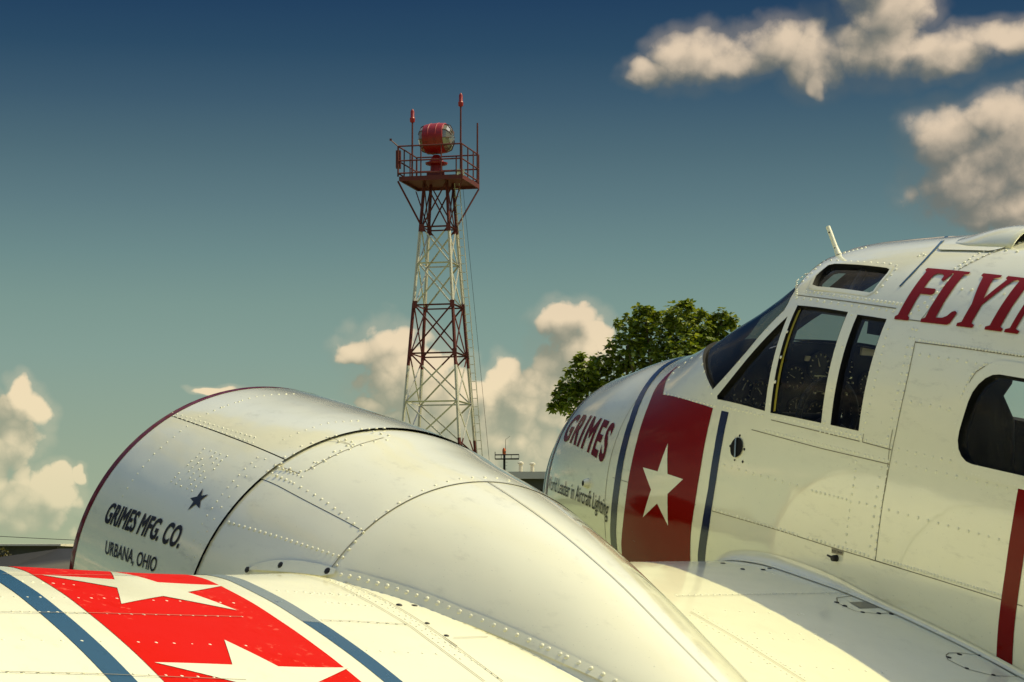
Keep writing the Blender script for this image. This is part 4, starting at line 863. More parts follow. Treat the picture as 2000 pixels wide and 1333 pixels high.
# panel joints, rivets, small fittings
for k in FEAT:
    if k.startswith('hull_l'): ribbon('panel_joint', HULL, [FEAT[k]], 0.0026, .0008, M['seam'], cock)
ribbon('blue_pinstripe', HULL, [FEAT['blueline']], .010, .0012, M['blue'], cock)
ribbon('panel_joint', HULL, [[(.075, b) for b in np.linspace(.5, 2.0, 24)]], .003, .0006, M['seam'], cock)
domes('rivets', HULL, FEAT['hull_rivets'], .0054, .0019, M['rivet'], cock)
v = FEAT['vent'][0]
vent = area('round_vent', HULL, [[(v[0] + .037 * math.cos(t), v[1] + .048 * math.sin(t)) for t in np.linspace(0, 2 * math.pi, 28, endpoint=False)]], .004, M['dark'], cock, 0.02, 0.01)
ribbon('vent_vane', HULL, [[(v[0] - .008 + .016 * (1 - t), v[1] + .046 * (2 * t - 1)) for t in np.linspace(0, 1, 6)]], .008, .009, M['chrome'], vent)
domes('vent_screws', HULL, FEAT['ventscrews'], .0048, .003, M['screw'], vent)
dr = FEAT['drain'][0]
p0 = HULL.at(dr[0], dr[1], 0); n0 = HULL.N(dr[0], dr[1])
MB().tube(p0, p0 + n0 * .018, .011, .009, 10).tube(p0 + n0 * .012, p0 + n0 * .020 + np.array([.022, 0, .006]), .004, .003, 6).build('drain_spout', M['screw'], cock)
pq = FEAT['placard']
pl = area('placard', HULL, [pq], .0015, M['placard'], cock)
lettering('placard_lettering', HULL, 'PITOT DRAIN', [(pq[3][0] - .004, pq[3][1] - .006), (pq[2][0] + .004, pq[2][1] - .006), (pq[1][0] + .004, pq[1][1] + .006), (pq[0][0] - .004, pq[0][1] + .006)], .0026, M['black_ink'], pl)
nf = FEAT['nosefix'][0]
pn = HULL.at(nf[0], nf[1], 0); nn_ = Vector(HULL.N(nf[0], nf[1]))
MB().lathe([(-.01, .019), (.004, .019), (.014, .015), (.020, .011)], pn, nn_, 16).build('pitot_boss', M['white'], nose, True)
MB().lathe([(.0195, .0), (.0195, .0108)], pn, nn_, 12).build('pitot_opening', M['dark'], nose)

# roof: antenna mast and air scoop
an = FEAT['antenna'][0]
pa = Vector(HULL.at(an[0] - .0, an[1], -.005))
up = Vector((.62, .0, .78)).normalized()
ant = MB().tube(pa, pa + up * .035, .012, .0085, 10).tube(pa + up * .035, pa + up * .118, .0085, .0080, 10).build('antenna_mast', M['white'], cock, True)


def scoop():
    vs = []; fs = []
    x0, x1 = -1.30, -1.62; nb = 17; nx = 12
    c = .20; hw = .115
    for i in range(nx):
        t = i / (nx - 1); x = x0 + (x1 - x0) * t
        hgt = .036 * math.sin(min(1, t * 1.35) * math.pi / 2) ** 1.3
        for j in range(nb):
            s = -1 + 2 * j / (nb - 1)
            b = c + s * hw * (0.55 + .45 * min(1, t * 2.5) ** .5)
            h = hgt * max(0, 1 - abs(s) ** 2.6) + .002
            vs.append(HULL.at(x, b, h))
    fs = [(i * nb + j, i * nb + j + 1, (i + 1) * nb + j + 1, (i + 1) * nb + j) for i in range(nx - 1) for j in range(nb - 1)]
    o = mesh_obj('air_scoop', vs, [f[::-1] for f in fs], M['white'], cock)
    md = o.modifiers.new('thick', 'SOLIDIFY'); md.thickness = .006; md.offset = 1
    mouth = [HULL.at(-1.60, c + hw * s, .004) for s in np.linspace(-1, 1, nb)] + [Vector(vs[(nx - 2) * nb + j]) * 1.0 for j in range(nb)]
    mesh_obj('scoop_opening', mouth, [(j, j + 1, nb + j + 1, nb + j) for j in range(nb - 1)], M['dark'], o)
    area('scoop_flange', HULL, [rrect(-1.60, -1.285, c - hw - .02, c + hw + .03, .05, .06)], .0035, M['white'], o, 0.04)


scoop()
for t in (.25, .8):
    pp = pa + up * .118 * t
    MB().lathe([(0, .0032), (.0092, .0032), (.0094, 0)], pp, (-.4, .9, 0), 8).build('mast_screw', M['screw'], ant)

# ------------------------------------------------------------------ cockpit interior
PX = -.45
arch = [(y, .93 - .42 * (abs(y) / .56) ** 3.2 * .6) for y in np.linspace(-.54, .54, 25)]
pv = [(PX, y, z) for y, z in arch] + [(PX, y, .40) for y, z in arch]
n = len(arch)
panel = mesh_obj('instrument_panel', pv, [(i, i + 1, n + i + 1, n + i) for i in range(n - 1)], M['dark2'], plane, smooth=False)
rim = MB()
for i in range(n - 1): rim.tube((PX - .012, arch[i][0], arch[i][1]), (PX - .012, arch[i + 1][0], arch[i + 1][1]), .006, .006, 6)
rim.build('panel_trim', M['chrome'], panel, True)
gv = [(PX - .02, y, z + .012) for y, z in arch] + [(PX + .30, y * .86, z - .02) for y, z in arch]
mesh_obj('glareshield', gv, [(i, i + 1, n + i + 1, n + i) for i in range(n - 1)], M['dark'], panel)


def gauge(y, z, r, needle=1.0, x=PX):
    o = MB().lathe([(0, r * 1.08), (-.014, r * 1.08), (-.014, r * .93), (-.006, r * .92)], (x, y, z), (1, 0, 0), 24).build('gauge_bezel', M['dark2'], panel, True)
    MB().lathe([(-.005, 0.0001), (-.005, r * .93)], (x, y, z), (1, 0, 0), 24).build('gauge_face', M['dial'], o)
    m = MB()
    for k in range(12):
        a = k * math.pi / 6; c, s = math.cos(a), math.sin(a)
        m.tube((x - .008, y + c * r * .72, z + s * r * .72), (x - .008, y + c * r * .88, z + s * r * .88), r * .05, r * .05, 4)
    m.tube((x - .009, y, z), (x - .009, y + math.cos(needle) * r * .62, z + math.sin(needle) * r * .62), r * .05, r * .02, 4)
    m.build('gauge_markings', M['mark'], o)


gauge(.053, .845, .052, 1.2); gauge(-.06, .85, .045, 2.4); gauge(.16, .80, .044, .4); gauge(.386, .746, .048, 2.0); gauge(.300, .735, .048, .8); gauge(.24, .835, .040, 1.7)
gauge(.047, .675, .040, 2.9); gauge(-.045, .68, .036, .9); gauge(-.18, .79, .044, 1.1); gauge(-.28, .77, .044, 2.2); gauge(.14, .69, .036, 1.5); gauge(-.137, .69, .030, 1.5)
rd = MB()
for zz, y0, y1 in ((.808, -.10, .075), (.752, -.10, .06)):
    rd.box((PX - .012, y0, zz), (PX - .002, y1, zz + .006))
rd.build('radio_trim', M['chrome'], panel)
rnd = random.Random(4)
for r_ in range(3):
    for c_ in range(9):
        if rnd.random() < .75:
            y = -.11 + c_ * .021; z = .79 - r_ * .022
            MB().box((PX - .012, y, z), (PX - .004, y + rnd.uniform(.004, .013), z + .006)).build('switch', M['mark'], panel)
for c_ in range(6):
    MB().box((PX - .012, -.33 + c_ * .026, .735), (PX - .004, -.316 + c_ * .026, .748)).build('switch', M['mark'], panel)
MB().box((PX - .012, .10, .862), (PX - .004, .122, .880)).build('panel_placard', M['mark'], panel)
MB().box((PX - .012, -.19, .895), (PX - .004, -.13, .925)).build('panel_placard', M['mark'], panel)
for cy in (.20, -.28):
    yk = MB()
    yk.tube((PX - .02, cy, .66), (PX - .26, cy, .69), .016, .016, 10)
    ring = [(PX - .26, cy + .125 * math.cos(t), .70 + .125 * math.sin(t)) for t in np.linspace(math.radians(-30), math.radians(210), 20)]
    for a, b in zip(ring, ring[1:]): yk.tube(a, b, .012, .012, 8)
    yk.tube(ring[0], (PX - .26, cy, .69), .012, .012, 8); yk.tube(ring[-1], (PX - .26, cy, .69), .012, .012, 8)
    yk.build('control_yoke', M['prop'], panel, True)
MB().lathe([(0, .034), (-.02, .034), (-.024, .026), (-.02, .018), (-.02, 0.0001)], (PX - .28, .20, .69), (1, 0, 0), 20).build('yoke_hub', M['chrome'], panel, True)


post = area('windshield_post', HULL, [[(.03, -.05), (.03, .05), (-.35, .10), (-.70, .12), (-.70, -.12), (-.35, -.10)]], -.014, M['dark'], cock)
area('windshield_trim', HULL, [[(-.06, .44), (-.30, .56), (-.60, .50), (-.75, .44), (-.75, .33), (-.60, .34), (-.30, .33), (-.06, .20)]], -.016, M['trim_brown'], cock)
MB().tube(HULL.at(-1.01, .40, -.02), HULL.at(-1.08, .60, -.02), .014, .014, 8).build('skylight_bar', M['dark'], cock)


def seat(x, y, s=1.0):
    m = MB()
    prof = [(0, .20, .20), (.16, .235, .22), (.40, .22, .22), (.58, .17, .19), (.66, .10, .12), (.70, .125, .11), (.84, .12, .10), (.90, .07, .07)]
    vs = []; fs = []; k = 16
    for h, wy, dx in prof:
        vs += [Vector((x - h * .16 + .05 * math.cos(t) * dx / .2, y + wy * math.copysign(abs(math.sin(t)) ** .6, math.sin(t)), .22 + h)) for t in np.linspace(0, 2 * math.pi, k, endpoint=False)]
    for i in range(len(prof) - 1): fs += [(i * k + j, i * k + (j + 1) % k, (i + 1) * k + (j + 1) % k, (i + 1) * k + j) for j in range(k)]
    fs.append(tuple(range((len(prof) - 1) * k, len(prof) * k)))
    m.add(vs, fs); m.box((x, y - .22, .16), (x + .42, y + .22, .26))
    return m.build('seat', M['leather'], plane, True)


seat(-1.42, .28); seat(-1.42, -.30); seat(-2.55, .30); seat(-2.55, -.32)
MB().box((-3.3, -.66, -.30), (.0, .66, -.02)).build('cabin_floor', M['dark'], plane)
MB().box((-3.36, -.70, -.30), (-3.33, .70, 1.38)).build('cabin_bulkhead', M['dark'], plane)
MB().box((-2.25, -.1, .55), (-2.15, -.08, .63)).build('tan_card', M['tan'], plane)
MB().tube((-.70, -.02, 1.17), (-.72, -.02, 1.02), .01, .01, 6).box((-.75, -.09, .99), (-.69, .05, 1.04)).build('compass', M['dark2'], plane)

# ------------------------------------------------------------------ wing
def wing_mesh():
    ts = np.concatenate([-np.linspace(1, 0, 34) ** 1.0, np.linspace(0, 1, 64)[1:]])
    ys = np.concatenate([np.linspace(0, 2.0, 18), np.linspace(2.0, 4.4, 30)[1:], np.linspace(4.4, 7.2, 12)[1:]])
    a, b = np.meshgrid(ts, ys, indexing='ij')
    P = WING_.P(a, b)
    N = normal(WING_.P, a, b, 2e-3, 2e-3)
    # orient outwards
    up_ = np.where(a >= 0, 1, -1) * np.where(np.abs(a) > .1, 1, np.nan)
    flip = N[..., 2] * np.where(a >= 0, 1, -1) < 0
    flip = np.where(np.abs(a) > .08, flip, N[..., 0] < 0)
    N = np.where(flip[..., None], -N, N)
    na, nb = a.shape
    f = [(i * nb + j, i * nb + j + 1, (i + 1) * nb + j + 1, (i + 1) * nb + j) for i in range(na - 1) for j in range(nb - 1)]
    return P.reshape(-1, 3), f, N.reshape(-1, 3)


wv, wf, wn = wing_mesh()
tn = np.cross(wv[wf[3000][1]] - wv[wf[3000][0]], wv[wf[3000][2]] - wv[wf[3000][0]])
if np.dot(tn, wn[wf[3000][0]]) < 0: wf = [q_[::-1] for q_ in wf]
wing = mesh_obj('wing', wv, wf, M['white_wing'], plane, wn)


def chord_strip(name, y0, y1, xa, xb, off, mat):
    le = lambda y: float(WING_.le(y))
    lp = [(le(y0) - xa, y0)] + [(x, y0) for x in np.linspace(le(y0) - xa - .05, xb, 30)] + [(x, y1) for x in np.linspace(xb, le(y1) - xa - .05, 30)] + [(le(y1) - xa, y1)]
    return area(name, WING, [lp], off, mat, wing, 0.04, 0.04)


M['blue_worn'] = paint('blue_wing_enamel_worn', (0.17, 0.21, 0.22), 0.25, 0.25, 0.25, chips=(0.03, 0.07, 0.13))
chord_strip('blue_stripe', 3.472, 3.536, .03, -3.0, .0012, M['blue'])
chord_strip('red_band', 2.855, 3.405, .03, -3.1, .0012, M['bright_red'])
chord_strip('blue_stripe', 2.735, 2.788, .03, -1.955, .0012, M['blue_worn'])
area('blue_stripe', WING, [[(-1.957, 2.735), (-1.957, 2.788), (-2.6, 2.788), (-3.1, 2.788), (-3.1, 2.735), (-2.6, 2.735)]], .0012, M['blue'], wing)
for cx in (-1.76, -2.462):          # stars lean with the sweep of the wing
    area('white_star', WING, [[(a - .26 * (b - 3.113), b) for a, b in star_pts(cx, 3.113, .284, 0.0, .87)]], .0026, M['white_wing'], wing, 0.04)
for k in FEAT:
    if k.startswith('wl'): ribbon('panel_joint', WING, [FEAT[k]], .0024, .0030, M['seam'], wing)
for k in ('oval1', 'oval2'):
    lp = FEAT[k]; ribbon('access_cover_joint', WING, [lp + [lp[0]]], .0035, .0010, M['seam'], wing)
area('wing_placard', WING, [FEAT['wplac']], .0012, M['placard'], wing)
domes('rivets', WING, FEAT['wing_rivets'], .0046, .0014, M['rivet'], wing, .0004)
domes('screws', WING, FEAT['wing_bolts'], .0085, .0035, M['screw'], wing)

# fillet where wing and fuselage meet
def fillet():
    vs = []; fs = []; k = 7
    xs = np.linspace(-.62, -2.6, 60)
    for i, x in enumerate(xs):
        b = 1.62
        for it in range(40):        # hull angle at which the hull meets the wing top
            p = HULL_.P(x, b); zz = float(WING_.xy(min(x, -.601), float(p[1]))[2]); b += (float(p[2]) - zz) * 1.2
        r = (.016 + .020 / (1 + math.exp((-1.50 - x) * 14))) * min(1.0, (-.55 - x) / .25)
        p1 = HULL.at(x, b - r * 1.5, .002); y = float(HULL_.P(x, b)[1])
        p2 = WING.at(min(x, -.602), y + r * 1.05, .0025)
        c = HULL.at(x, b, 0.0)
        for j in range(k):
            t = j / (k - 1)
            vs.append(Vector(p1) * (1 - t) ** 2 + (Vector(c) * .85 + (Vector(p1) + Vector(p2)) * .075) * 2 * t * (1 - t) + Vector(p2) * t * t)
    fs = [(i * k + j, i * k + j + 1, (i + 1) * k + j + 1, (i + 1) * k + j) for i in range(len(xs) - 1) for j in range(k - 1)]
    return mesh_obj('wing_root_fillet', vs, fs, M['white'], plane)


fillet()

# ------------------------------------------------------------------ engine nacelle
TH = .603
nac = mesh_obj('engine_nacelle', [], [], M['white'], plane)


def band(name, x0, x1, b0, b1, off, mat, parent, nx=30, nb=60, S=NAC, offs=None):
    a, b = np.meshgrid(np.linspace(x0, x1, nx), np.linspace(b0, b1, nb), indexing='ij')
    o = off if offs is None else offs(a)[..., None]
    X = S.P(a, b) + S.N(a, b) * o
    f = [(i * nb + j, (i + 1) * nb + j, (i + 1) * nb + j + 1, i * nb + j + 1) for i in range(nx - 1) for j in range(nb - 1)]
    f = [q_[::-1] for q_ in f]
    return mesh_obj(name, X.reshape(-1, 3), f, mat, parent, S.N(a, b).reshape(-1, 3))


gap = .0035
cowl_top = band('cowl_panel', .074, -.862, -TH, TH - gap, 0, M['white'], nac, 40, 50)
cowl_side = band('cowl_panel', .074, -.862, TH + gap, math.pi, 0, M['white'], nac, 40, 70)
cowl_in = band('cowl_panel', .074, -.862, -math.pi, -TH - gap, 0, M['white'], nac, 40, 70)
band('cowl_lining', .06, -.858, -math.pi, math.pi, -.009, M['dark'], nac, 30, 90)
MB().lathe([(.074, .563), (.078, .545), (.070, .525), (.045, .510), (0, .505), (-.25, .50)], (0, YN, 0), (1, 0, 0), 72).build('cowl_lip', M['white'], nac, True)
red_ring = area('red_stripe', NAC, [[(.004, b) for b in np.linspace(-2.5, 2.5, 60)] + [(-.030, b) for b in np.linspace(2.5, -2.5, 60)]], .0012, M['maroon'], nac, 0.05, 0.05)
drop = lambda a: -.010 * np.clip((a + .98) / .14, 0, 1) ** 1.5
acc_u = band('nacelle_panel', -.835, -1.425, -.74, .7445, 0, M['white'], nac, 30, 50, offs=drop)
acc_l = band('nacelle_panel', -.835, -1.425,   .7475, 2.6, 0, M['white'], nac, 30, 50, offs=lambda a: drop(a) - .001)
acc_i = band('nacelle_panel', -.835, -1.425, -2.6, -.743, 0, M['white'], nac, 30, 50, offs=drop)
band('nacelle_lining', -.80, -1.43, -2.6, 2.6, -.022, M['dark'], nac, 10, 60)
fair_p = band('nacelle_fairing', -1.418, -3.19, .002, 1.65, -.0015, M['white'], nac, 60, 50)
fair_s = band('nacelle_fairing', -1.418, -3.19, -1.65, -.002, -.0015, M['white'], nac, 60, 50)
for ln in [FEAT['nl_patch'], FEAT['nl_patch2'], FEAT['nl_patch3'], [(-1.425, b) for b in np.linspace(-.9, 1.02, 40)], [(x, 0.0) for x in np.linspace(-1.43, -3.0, 40)]]:
    ribbon('panel_joint', NAC, [ln], .0026, .0012, M['seam'], nac)
domes('rivets', NAC, FEAT['cowl_rivets'], .0037, .0022, M['rivet'], nac)
domes('bolts', NAC, FEAT['nac_rivets'], .0048, .0026, M['rivet'], nac)
domes('dimpled_rivets', NAC, FEAT['dent_row'], .005, .0014, M['rivet'], nac)
sr = FEAT['strip_rivets']; sr = sr + [(sr[-1][0] - .04 * k, sr[-1][1] - .012 * k) for k in range(1, 10)]
sp = np.array(sr)
flange = area('fairing_flange', NAC, [[(a - .0, b - .030) for a, b in sp] + [(a, b + .055) for a, b in sp[::-1]]], .0028, M['white'], nac, 0.03)
domes('flange_rivets', NAC, sr, .0068, .0036, M['rivet'], flange, .0028)
plate = area('access_plate', NAC, [FEAT['plateN']], .007, M['white'], nac, 0.03)
domes('plate_screws', NAC, [FEAT['plateN'][0], (-1.235, 1.085), (-1.425, 1.012)], .011, .003, M['screw'], plate, .007)
lettering('cowl_lettering', NAC, 'GRIMES MFG. CO.', FEAT['mfg'], .0022, M['black_ink'], cowl_side, bold=0.030, shear=0.12, spacing=1.04)
lettering('cowl_lettering', NAC, 'URBANA, OHIO', FEAT['urbana'], .0022, M['black_ink'], cowl_side, bold=0.014, spacing=1.03)
ns = FEAT['nstar']; cN = np.mean(np.array(ns), 0); sl = []
for i in range(5):
    a_, b_ = np.array(ns[i]), np.array(ns[(i + 1) % 5]); sl += [tuple(a_), tuple(cN + ((a_ + b_) / 2 - cN) * .47)]
area('black_star', NAC, [sl], .0022, M['black_ink'], cowl_side, 0.02, 0.01)

# propeller, engine face, gear (mostly hidden behind the cowl and wing)
eng = MB().lathe([(-.10, .49), (-.10, .20), (.05, .17), (.10, .10), (.22, .085), (.22, .06), (.42, .05), (.44, 0.001)], (0, YN, 0), (1, 0, 0), 36).build('engine_face', M['dark2'], nac, True)


def propeller(y, ang, parent):
    hub = MB().lathe([(.30, .09), (.36, .11), (.44, .10), (.50, .05), (.52, .001)], (0, y, 0), (1, 0, 0), 24).build('propeller_hub', M['steel'], parent, True)
    for sgn in (1, -1):
        d = Vector((0, math.cos(ang) * sgn, -math.sin(ang) * sgn)); t_ = Vector((1, 0, 0)).cross(d)
        vs = []; fs = []; prof = [(.08, .045, 70), (.25, .07, 60), (.5, .10, 45), (.8, .095, 32), (1.05, .075, 25), (1.18, .05, 22), (1.24, .012, 20)]
        for r_, c_, tw in prof:
            a = math.radians(tw); e = t_ * math.cos(a) + Vector((1, 0, 0)) * math.sin(a) * sgn; nrm = d.cross(e)
            for u_, h_ in ((-1, 0), (-.4, .16), (.3, .16), (1, 0), (.3, -.10), (-.4, -.10)):
                vs.append(Vector((.40, y, 0)) + d * r_ + e * u_ * c_ + nrm * h_ * c_)
        k = 6
        for i in range(len(prof) - 1): fs += [(i * k + j, i * k + (j + 1) % k, (i + 1) * k + (j + 1) % k, (i + 1) * k + j) for j in range(k)]
        fs.append(tuple(range((len(prof) - 1) * k, len(prof) * k)))
        mesh_obj('propeller_blade', vs, fs, M['prop'], hub)


propeller(YN, math.radians(9), nac)
gear = MB().tube((-.95, YN - .18, -.2), (-.95, YN - .18, -1.18), .05, .045, 12).tube((-.95, YN + .18, -.2), (-.95, YN + .18, -1.18), .05, .045, 12).tube((-.95, YN - .2, -1.19), (-.95, YN + .2, -1.19), .035, .035, 10).build('main_gear_leg', M['steel'], nac, True)
MB().lathe([(-.11, .20), (-.13, .30), (-.10, .385), (0, .41), (.10, .385), (.13, .30), (.11, .20)], (-.95, YN, -1.19), (0, 1, 0), 36).build('main_wheel_tyre', M['rubber'], gear, True)


def copy_tree(o, parent, skip=()):
    c = o.copy(); scene.collection.objects.link(c); c.parent = parent
    for ch in list(o.children):
        if not any(s in ch.name for s in skip): copy_tree(ch, c, skip)
    return c


for o in (wing, nac):
    c = copy_tree(o, plane, ('lettering', 'black_star')); c.scale = (1, -1, 1)
# tail
MB().tube((-6.9, 0, .35), (-7.1, 0, -.18), .04, .035, 10).build('tail_wheel_strut', M['steel'], plane, True)
MB().lathe([(-.05, .05), (-.06, .12), (0, .17), (.06, .12), (.05, .05)], (-7.12, 0, -.20), (0, 1, 0), 24).build('tail_wheel', M['rubber'], plane, True)

# ------------------------------------------------------------------ beyond the airplane
def at(px, py, dist):
    """point seen right of / above the heading at a horizontal distance (bearing px, elevation py in 1/4500 rad)"""
    return CAM + (FWD + RGT * ((px - 1000) / 4500)) * dist + Vector((0, 0, (1114 - py) / 4500 * dist))


def worn(name, col, rust=(0.10, 0.035, 0.015), amount=0.5, rough=0.6, scale=3.0):
    m = principled(name, col, rough)
    g = G(m.node_tree); P = g.n('ShaderNodeTexCoord').outputs['Object']
    k = g.ss(g.noise(P, scale, 6, 0.7)[0], 0.62 - .2 * amount, 0.72)
    g.put(m.node_tree.nodes['Principled BSDF'].inputs['Base Color'], g.mix(g.m('MULTIPLY', k, min(1, amount + .3)), col, rust))
    return m


M['t_red'] = worn('tower_red_paint', (0.10, 0.009, 0.004), (0.018, 0.008, 0.005), .6, .6)
M['t_white'] = worn('tower_white_paint', (0.54, 0.52, 0.44), (0.20, 0.10, 0.05), .4, .55)
M['b_red'] = worn('beacon_red_enamel', (0.27, 0.006, 0.003), (0.06, .006, .004), .5, .4, 5)
M['lens'] = principled('beacon_lens_glass', (.20, .19, .13), .08, 0.3, 1.0, Coat_Weight=1.0)
M['flood'] = principled('floodlight_glass', (.55, .55, .42), .2)

TD = 84.0
tp = at(857, 1114, TD); tp.z = 0
tower = empty('beacon_tower', tp, (0, 0, math.atan2(RGT.y, RGT.x)))
tag(tower, 'red and white lattice steel tower with red rotating beacon and railed platform', 'tower')
# local axes: x = RGT, y = RGT rotated +90deg, so that -y points away from the camera (y>0 nearer? fixed by sign below)
LX = RGT; LY = Vector((-RGT.y, RGT.x, 0))
DS = LY.dot(FWD)                                   # +1 if local y runs away from the camera
TH0 = math.radians(31)
def ty(d): return d * DS
def rad(h): return 2.15 - (2.15 - .71) * h / 14.25
def corner(k, h, r=None):
    r = rad(h) if r is None else r; a = TH0 + k * math.pi / 2
    return Vector((r * math.cos(a) - .03 * h / 14, ty(r * math.sin(a)), h))
levels = [0, 2.0, 4.1, 6.0, 7.85, 9.62, 11.4, 12.95, 14.3]
redz = lambda h: (h < 6.5) or (9.15 < h < 11.45) or h > 14.1
def cut(a, b):
    """split a member where the paint changes"""
    hs = sorted([h for h in (6.5, 9.15, 11.45, 14.1) if min(a.z, b.z) < h < max(a.z, b.z)], reverse=(b.z < a.z))
    pts = [a] + [a + (b - a) * ((h - a.z) / (b.z - a.z)) for h in hs] + [b]
    return list(zip(pts, pts[1:]))
def member(name, segs, w, parent=tower):
    for a, b in segs:
        for p, q_ in cut(a, b):
            MB().angle(p, q_, w).build(name, M['t_red' if redz((p.z + q_.z) / 2) else 't_white'], parent)
for k in range(4):
    member('tower_leg', [(corner(k, 0), corner(k, 16.0, .60))], .085)
for i in range(len(levels) - 1):
    h0, h1 = levels[i], levels[i + 1]
    for k in range(4):
        member('cross_brace', [(corner(k, h0), corner(k + 1, h1)), (corner(k + 1, h0), corner(k, h1))], .05)
    member('ring_strut', [(corner(k, h1), corner(k + 1, h1)) for k in range(4)], .055)
for k in range(4):
    member('cross_brace', [(corner(k, 14.3), corner(k + 1, 16.0, .6)), (corner(k + 1, 14.3), corner(k, 16.0, .6))], .045)
    for h in (14.25, 11.4, 9.62):
        c_ = corner(k, h); MB().box((c_.x - .075, c_.y - .075, h - .14), (c_.x + .085, c_.y + .085, h + .12)).build('gusset_plate', M['t_red'], tower)
PH = 16.05; PR = 1.70
pc = lambda k, h=PH, r=PR: corner(k, h, r)
deck = MB()
Mr = Matrix.Rotation(TH0 * DS + math.pi / 4, 4, 'Z')
s_ = PR / math.sqrt(2)
deck.box((-s_, -s_, PH - .06), (s_, s_, PH), Mr).box((-s_, -s_, PH - .16), (s_, -s_ + .06, PH - .061), Mr).box((-s_, s_ - .06, PH - .16), (s_, s_, PH - .061), Mr).box((-s_, -s_ + .061, PH - .16), (-s_ + .06, s_ - .061, PH - .061), Mr).box((s_ - .06, -s_ + .061, PH - .16), (s_, s_ - .061, PH - .061), Mr)
deck.build('platform_deck', M['t_red'], tower)
for k in range(4):
    member('platform_strut', [(pc(k, PH - .16), corner(k, 14.3))], .05)
    MB().tube(pc(k), pc(k, PH + 1.12), .035, .035, 6).build('rail_post', M['t_red'], tower)
    for t in (.36, .68):
        a = pc(k) * (1 - t) + pc(k + 1) * t
        MB().tube(a, a + Vector((0, 0, 1.12)), .026, .026, 6).build('rail_post', M['t_red'], tower)
    for h in (.12, .58, 1.12):
        MB().tube(pc(k, PH + h), pc(k + 1, PH + h), .028, .028, 6).build('guard_rail', M['t_red'], tower)
# rotating beacon
bc = Vector((-.12, 0, 17.62))
bax = Vector((.94, ty(-.30), .02)).normalized()
MB().lathe([(0, .30), (.05, .34), (.10, .24), (.55, .22), (.60, .40), (.66, .42), (.68, .30), (.95, .12)], (bc.x, bc.y, PH), (0, 0, 1), 20).build('beacon_pedestal', M['b_red'], tower, True)
MB().box((bc.x - .35, bc.y - .3, PH + .001), (bc.x + .3, bc.y + .3, PH + .28)).build('beacon_motor_box', M['t_red'], tower)
drum = MB().lathe([(-.40, .001), (-.40, .53), (-.38, .555), (-.20, .575), (-.19, .59), (-.16, .59), (-.15, .577), (.10, .577), (.11, .59), (.14, .59), (.15, .575), (.38, .555), (.40, .53), (.40, .001)], bc, bax, 14).build('beacon_drum', M['b_red'], tower, True)
for s2 in (1, -1):
    MB().lathe([(.401, .52), (.52, .47), (.60, .33), (.63, .16), (.635, .001)], bc, bax * s2, 10).build('beacon_lens', M['lens'], drum)
    MB().lathe([(.41, .46), (.44, .30), (.42, .001)], bc, bax * s2, 12).build('beacon_reflector', M['chrome'], drum, True)
    ribs = MB()
    u_ = bax.orthogonal().normalized(); w_ = bax.cross(u_)
    for k in range(10):
        e = u_ * math.cos(k * math.pi / 5) + w_ * math.sin(k * math.pi / 5); pr = [(.401, .53), (.525, .48), (.605, .335), (.638, .16)]
        for (h0, r0), (h1, r1) in zip(pr, pr[1:]): ribs.tube(bc + bax * s2 * h0 + e * r0, bc + bax * s2 * h1 + e * r1, .012, .012, 4)
    ribs.build('lens_frame', M['t_red'], drum)
def obstruction(px, ytop, ybase, dpt, lamp=True):
    x = (px - 857) / 53.57; zt = 1.752 + (1114 - ytop) / 53.57; zb = PH + .001
    post = MB().tube((x, ty(dpt), zb), (x, ty(dpt), zt), .035, .030, 8).build('lamp_post', M['t_red'], tower)
    if lamp:
        MB().lathe([(0, .04), (.03, .09), (.16, .10), (.20, .07), (.42, .07), (.50, .03), (.51, .001)], (x, ty(dpt), zt - .12), (0, 0, 1), 12).build('obstruction_lamp', M['b_red'], tower, True)
obstruction(805, 236, 350, -1.0); obstruction(900, 208, 350, -1.35); obstruction(931, 226, 385, .62, False)
MB().box((-1.58, ty(-.5), PH + .35), (-1.40, ty(-.85), PH + .98)).build('switch_box', M['t_red'], tower)
MB().box((-.62, ty(-1.20), PH - .02), (-.36, ty(-1.42), PH + .20), Matrix.Rotation(.08, 4, 'Y')).build('floodlight', M['flood'], tower)
a_ = pc(2, PH + 1.12); b_ = a_ + Vector((-.26, ty(-.06), .22))
MB().tube(a_, b_, .022, .02, 6).box((b_.x - .05, b_.y - .04, b_.z - .02), (b_.x + .03, b_.y + .04, b_.z + .05)).build('wind_sensor', M['t_red'], tower)
# ladder on the right leg, conduit
lad = MB()
for h in np.arange(.3, 15.9, .31):
    a = corner(0, h); b = a + Vector((.24, ty(-.05), 0)); lad.tube(a + Vector((.06, 0, 0)), b, .014, .014, 5)
for q_ in (.06, .24):
    lad.tube(corner(0, 0) + Vector((q_, ty(-.05), 0)), corner(0, 16, .6) + Vector((q_, ty(-.05), 0)), .018, .018, 5)
lad.build('ladder', M['t_white'], tower)
MB().tube(corner(0, 0) + Vector((.55, 0, 0)), corner(0, 15.9, .62) + Vector((.35, 0, 0)), .007, .007, 5).build('cable', M['screw'], tower)

